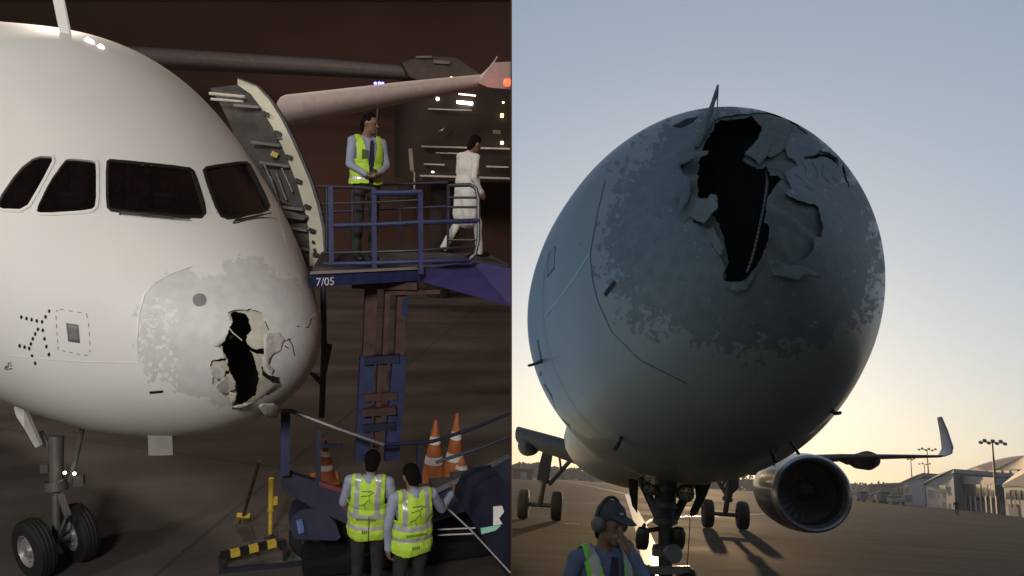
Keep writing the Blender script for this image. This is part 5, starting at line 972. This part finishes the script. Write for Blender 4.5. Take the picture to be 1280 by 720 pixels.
M_PBAR = mat('pale_bar', (.42, .37, .34), .4, .3)
for (x0, y0, x1, y1, w) in ((527, 183, 637, 186, .055), (530, 205, 556, 206, .05), (525, 219.5, 637, 223, .06), (608, 208, 636, 209, .05), (545, 191, 580, 192, .035), (535, 136, 590, 138, .03)): q = MB(); q.bar(jq(x0, y0, 23.9), jq(x1, y1, 23.9), .08, w); q.build('bumper_bar', M_PBAR, br_)
for (x, y, w, h, c, e) in ((581, 128.5, .55, .10, (1, .95, .88), 10), (574, 98.2, .62, .06, (1, .72, .35), 6), (584, 118.5, .6, .05, (1, .8, .6), 2.5), (627.5, 144.5, .10, .12, (1, .75, .2), 9), (627.5, 178.5, .10, .10, (1, .8, .35), 7), (547, 123.5, .10, .10, (1, .9, .75), 7), (629, 128, .07, .06, (1, .8, .5), 4), (541, 215, .10, .06, (1, .9, .8), 2.5)):
    q = MB(); q.box(jq(x, y, 23.85), (w, .05, h), None, bev=.02); q.build('lamp', mat('lamp_%d_%d' % (x, y), c, .4, emit=(c, e)), br_)
q = MB(); q.box(jq(621, 165, 23.85), (.25, .05, .12)); q.build('window_glint', M_PBAR, br_)
q = MB(); q.prism([jq(555, 160, 23.85), jq(559, 154, 23.85), jq(553, 163, 23.85), jq(549, 164, 23.85)], np.array([0, .03, 0])); q.build('bracket', M_PBAR, br_)
q = MB(); q.tube([[jb[0], jb[1] + 2, 0], [jb[0], jb[1] + 2, jq(575, 226)[2] + .1]], .45, 14); q.build('column', M_CABIN, br_)
q = MB(); q.bar(jq(513, 186, 23), jq(515, 213, 23), .10, .12, up=(0, 1, 0)); q.tube([jq(515, 213, 23), jq(518, 216, 23), jq(518, 240, 23)], .03, 6); q.build('side_mirror', mat('mirror_tan', (.42, .35, .26), .5), br_)
bl = Q(473, 105, 22); bt = thing('blue_lamp_post', [bl[0], bl[1], 0], 'thin dark post carrying small blue lamps in the background', 'lamp post')
q = MB(); q.tube([[bl[0], bl[1], 0], bl], .04, 8); q.build('post', M_DARKMET, bt)
for dx in (-.10, .02, .12): q = MB(); q.ball(bl + [dx, -.06, .02 * (dx > 0)], .05, 6); q.build('lamp', mat('blue_lamp_glow', (.2, .2, 1), .3, emit=((.10, .10, 1), 10)), bt, smooth=True)
# ================================================================== DUSK APRON: terminal, masts, vehicles, people far off
FRAME = DUSK
M_TW = mat('terminal_white', (.24, .26, .285), .6, var=.12, scale=.6); M_TR = mat('terminal_roof', (.20, .215, .24), .6, .0, var=.1, scale=.4); M_TG = mat('terminal_glass', (.03, .035, .045), .15, coat=.6, var=.3, scale=.5); M_TD = mat('terminal_dark', (.09, .09, .10), .7, var=.3, scale=.7)  # dark grey for doors, frames and low walls
def at_col(px, dist):     # ground spot seen in column px at depth dist
    p = P(px, 600, dist); return np.array([p[0], p[1], 0.])
def zpix(px, py, g):      # height over ground spot g that shows at row py
    d = P(px, py, 1) - CAM; t = (g[0] - CAM[0]) / d[0]; return CAM[2] + d[2] * t
def block(th, name, pxs, tops, dists, depth, m, z0=0., base_py=None):
    """facade through picture columns pxs at given distances, roof line at rows tops"""
    G = [at_col(x, d) for x, d in zip(pxs, dists)]; Zt = [zpix(x, t, g) for x, t, g in zip(pxs, tops, G)]; back = unit(np.array([1.0, .35, 0])) * depth
    if base_py: zb = [zpix(x, t, g) for x, t, g in zip(pxs, base_py, G)]
    else: zb = [z0] * len(G)
    q = MB()
    lo = [g + [0, 0, z] for g, z in zip(G, zb)]; hi = [g + [0, 0, z] for g, z in zip(G, Zt)]
    poly = lo + hi[::-1]; q.prism(poly, back); return q.build(name, m, th), G, Zt
def rect_on(th, name, x0, x1, y0, y1, x2d, m, proud=.08):
    g0, g1 = at_col(x0, x2d(x0)), at_col(x1, x2d(x1)); off = -unit(np.array([.9, 1., 0])) * proud
    V = [g + off + [0, 0, zpix(x, y, g)] for g, x, y in ((g0, x0, y1), (g1, x1, y1), (g1, x1, y0), (g0, x0, y0))]
    q = MB(); q.prism(V, np.array([.05, .05, 0]) * 2 * proud); return q.build(name, m, th)
# pier head with slanted roofs
dl = lambda x0, d0, x1, d1: (lambda x: d0 + (d1 - d0) * (x - x0) / (x1 - x0))
D1 = dl(1087, 230, 1127, 200); D2 = dl(1127, 172, 1157, 158); D3 = dl(1155, 150, 1196, 130); D4 = dl(1190, 140, 1250, 108); D5 = dl(1195, 210, 1290, 150); D6 = dl(1250, 104, 1300, 88)
t = thing('terminal_block', at_col(1107, 220), 'low dark flat terminal block at the far end of the pier', 'building')
block(t, 'wall', (1086, 1128), (607, 605), (230, 200), 12, M_TD); block(t, 'roof', (1085, 1129), (605, 603), (229, 199), 14, M_TR, base_py=(607, 605))
for x in range(1089, 1126, 5): rect_on(t, 'window', x, x + 3.5, 609, 616, D1, M_TG, .3)
for x, y in ((1095, 601), (1101, 602)): rect_on(t, 'roof_unit', x, x + 2, y, 606, D1, M_TD, -2)
t = thing('gate_lounge', at_col(1140, 168), 'small gate lounge with tilted roof left of the larger one', 'building')
block(t, 'wall', (1128, 1155), (604, 598), (172, 158), 16, M_TW); block(t, 'roof', (1125, 1140, 1154), (603, 596, 591), (173, 166, 158), 20, M_TR, base_py=(605, 602, 596))
for x in (1131, 1137, 1143, 1149): rect_on(t, 'window', x, x + 4, 606, 614, D2, M_TG, .2)
rect_on(t, 'doorway', 1130, 1150, 619, 627, D2, M_TD, .2)
t = thing('gate_lounge', at_col(1175, 140), 'large pale gate lounge with steep tilted roof and one dark window', 'building')
block(t, 'wall', (1157, 1175, 1192), (603, 597, 592), (150, 141, 132), 18, M_TW); block(t, 'roof', (1153, 1175, 1193), (604, 592, 586), (151, 141, 131), 22, M_TR, base_py=(606, 597, 591))
rect_on(t, 'window', 1174, 1182, 606.5, 615, D3, M_TG, .25); rect_on(t, 'window_frame', 1173, 1183, 615, 616.2, D3, M_TD, .3)
for k in range(3): rect_on(t, 'wall_panel', 1159 + k * 4.5, 1162.6 + k * 4.5, 612, 622, D3, M_TR, .12)
rect_on(t, 'doorway', 1176, 1181, 627, 636, D3, M_TD, .2)
t = thing('pier_corridor', at_col(1220, 126), 'flat-roofed pier corridor with dark glazing and columns beside the tall mast', 'building')
block(t, 'roof', (1190, 1243), (594, 597), (140, 112), 16, M_TR, base_py=(604, 606)); block(t, 'glazing', (1190, 1243), (604, 606), (141, 113), 12, M_TG, base_py=(619, 623)); block(t, 'lower_wall', (1190, 1255), (622, 627), (146, 112), 10, M_TD)
for k in range(9): x = 1192 + k * 6.3; rect_on(t, 'column', x, x + 1.6, 620, 640 + k * .9, D4, M_TW, .4)
for k in range(8): x = 1194 + k * 6.2; rect_on(t, 'mullion', x, x + .6, 604.5, 620, D4, M_TD, .3)
t = thing('terminal_hall', at_col(1240, 180), 'great terminal hall with long arched roof behind the pier', 'building')
xs = list(range(1196, 1300, 8)); tops = [592 - 23 * math.sin(min(1, (x - 1196) / 95) * math.pi / 2) for x in xs]; ds = [D5(x) for x in xs]
block(t, 'arched_roof', xs, tops, ds, 60, M_TR, base_py=[min(597, y + 9 + (x - 1196) * .10) for x, y in zip(xs, tops)]); block(t, 'wall', (1205, 1295), (592, 584), (207, 152), 50, M_TD)
for k in range(7): x = 1206 + k * 10; rect_on(t, 'window', x, x + 7, 588, 593, D5, mat('terminal_tan', (.22, .17, .12), .6), .5)
t = thing('boarding_gate', at_col(1265, 98), 'rounded white gate building cut by the frame edge', 'building')
xs = list(range(1252, 1304, 6)); tops = [606 - 24 * math.sin(min(1, (x - 1252) / 45) * math.pi / 2) for x in xs]; ds = [D6(x) for x in xs]
block(t, 'arched_roof', xs, tops, ds, 25, M_TR, base_py=[609] * len(xs)); block(t, 'wall', (1254, 1300), (609, 606), (103, 89), 22, M_TW)
for k in range(4): x = 1256 + k * 7; rect_on(t, 'window', x, x + 5, 612, 624, D6, M_TG, .2)
rect_on(t, 'doorway', 1258, 1270, 630, 646, D6, M_TD, .2)
for k in range(5): rect_on(t, 'railing_post', 1255 + k * 6, 1256 + k * 6, 622, 634, D6, M_TD, .35)
# floodlight masts
def mast(px, dist, top, label, n=6, hw=1.6):
    g = at_col(px, dist); h = zpix(px, top, g); t = thing('floodlight_mast', g, label, 'light mast', 'floodlight masts along the pier')
    q = MB(); q.tube([g, g + [0, 0, h]], [.24, .12], 8); q.build('pole', M_DARKMET, t); q = MB(); q.bar(g + [-hw, 0, h], g + [hw, 0, h], .12, .12); q.build('crossarm', M_DARKMET, t)
    for k in range(n): q = MB(); q.box(g + [-hw + 2 * hw * k / (n - 1), -.15, h + (.25 if k % 2 else -.1)], (.42, .4, .36), rotm('X', .5)); q.build('lamp_head', M_DARKMET, t)
mast(1244, 112, 553, 'tall floodlight mast in front of the arched terminal roof', 7, 1.9); mast(1161, 190, 562, 'floodlight mast rising just behind the wingtip', 6, 2.2); mast(1140, 230, 574, 'slim floodlight mast over the small gate lounge', 4, 1.0); mast(1156.5, 260, 580, 'lowest floodlight mast between the two taller ones', 4, 2.0)
# service vehicles parked by the far block
cols = [(.30, .30, .31), (.45, .45, .44), (.10, .12, .2), (.25, .16, .08), (.4, .38, .34), (.12, .12, .12)]
for k, (x, w, h) in enumerate(((1066, 3.4, 1.6), (1074, 2.6, 1.3), (1083, 4.2, 2.1), (1094, 3, 1.5), (1101, 2.6, 1.9), (1110, 4.6, 2.3), (1119, 3, 1.4))):
    g = at_col(x, 190 - k * 6); nm = ['pale van', 'low dark cart', 'navy box truck', 'tan cart', 'grey tug', 'long black truck', 'white tug'][k]
    t = thing('service_vehicle', g, '%s, %s of the vehicles parked under the far terminal block' % (nm, ['first from the engine', 'second from the engine', 'third from the engine', 'middle one', 'third from the pier', 'second from the pier', 'nearest the pier'][k]), 'service vehicle', 'service vehicles by the far block')
    q = MB(); q.box(g + [0, 0, .45 + h * .35], (w, 1.9, h * .6), None, bev=.12); q.build('body', mat('vehicle_%d' % k, cols[k % 6], .5), t); q = MB(); q.box(g + [-w * .25, 0, .45 + h * .78], (w * .45, 1.7, h * .35), None, bev=.1); q.build('cab', M_TG, t)
    for sx in (-.32, .32): wheel(t, g + [w * sx, -.85, .33], np.array([0, 1., 0]), .33, .22, M_TYRE, M_GEARR)
# small figure on the apron
g = PG(1196.5, 645.5); person('tiny figure walking on the open concrete in front of the pier', 'person', g, math.pi * .8, dict(), [TROU, TROU, SK, SHOE], voxel=.02, scale=1.02)
# left edge: hut and sheds by the grass
t = thing('field_hut', np.array([4, 250, 0]), 'low reddish hut by the grass far beyond the main gear', 'hut'); 
q = MB(); q.box((3, 250, 1.6), (14, 6, 3.2)); q.build('wall', mat('hut_red', (.22, .08, .05), .7), t); q = MB(); q.prism([(-5, 246, 3.2), (11, 246, 3.2), (11, 254, 3.2), (-5, 254, 3.2)], (0, 0, .3)); q.build('roof', M_TD, t); q = MB(); q.box((7, 246.9, 1.2), (2, .2, 2.2)); q.build('door', M_TW, t)
t = thing('storage_tank', np.array([13, 252, 0]), 'small pale tank beside the reddish hut', 'tank'); q = MB(); q.lathe([(0, 1.6), (2.4, 1.6), (2.9, 1.0), (3.0, .01)], (14, 252, 0), (0, 0, 1), 20); q.build('shell', M_TW, t, smooth=True); q = MB(); q.tube([(15.7, 251, 0), (15.7, 251, 3)], .08, 6); q.build('pipe', M_TD, t)

# unseen terminal front added behind the viewer to keep sky off the nose
t = thing('sky_blocker', np.array([14., -26., 0]), 'unseen dark terminal front added behind the viewer to block sky light', 'building')
q = MB(); q.box((14, -30, 14), (90, 8, 28)); q.build('wall', mat('front_dark', (.06, .06, .065), .7, var=.2, scale=.3), t)
q = MB(); q.prism([(-32, -36, 28), (60, -36, 28), (60, -22, 28.6), (-32, -22, 28.6)], (0, 0, .6)); q.build('roof', M_TD, t)
q = MB(); q.box((.75, -14.5, 8), (.5, 24, 16)); q.build('side_blocker', MATS['front_dark'], t)  # added side wall, blocks sky light from the left rear
for k in range(16): q = MB(); q.box((-24 + k * 5.2, -25.9, 11), (4.6, .2, 17)); q.build('window', mat('front_glass', (.02, .022, .026), .3, var=.3), t)

# ================================================================== thin dusk haze over everything
FRAME = DUSK
hz_m = bpy.data.materials.new('haze_air'); hz_m.use_nodes = True; _n = hz_m.node_tree; _n.nodes.clear(); _v = _n.nodes.new('ShaderNodeVolumePrincipled'); _v.inputs['Color'].default_value = (.94, .88, .87, 1); _v.inputs['Density'].default_value = .00045; _v.inputs['Anisotropy'].default_value = .3
_o = _n.nodes.new('ShaderNodeOutputMaterial'); _n.links.new(_v.outputs[0], _o.inputs['Volume'])
q = MB(); q.box((0, 360, 14), (1780, 1150, 48)); hz_ = q.build('haze', hz_m); hz_['kind'] = 'stuff'
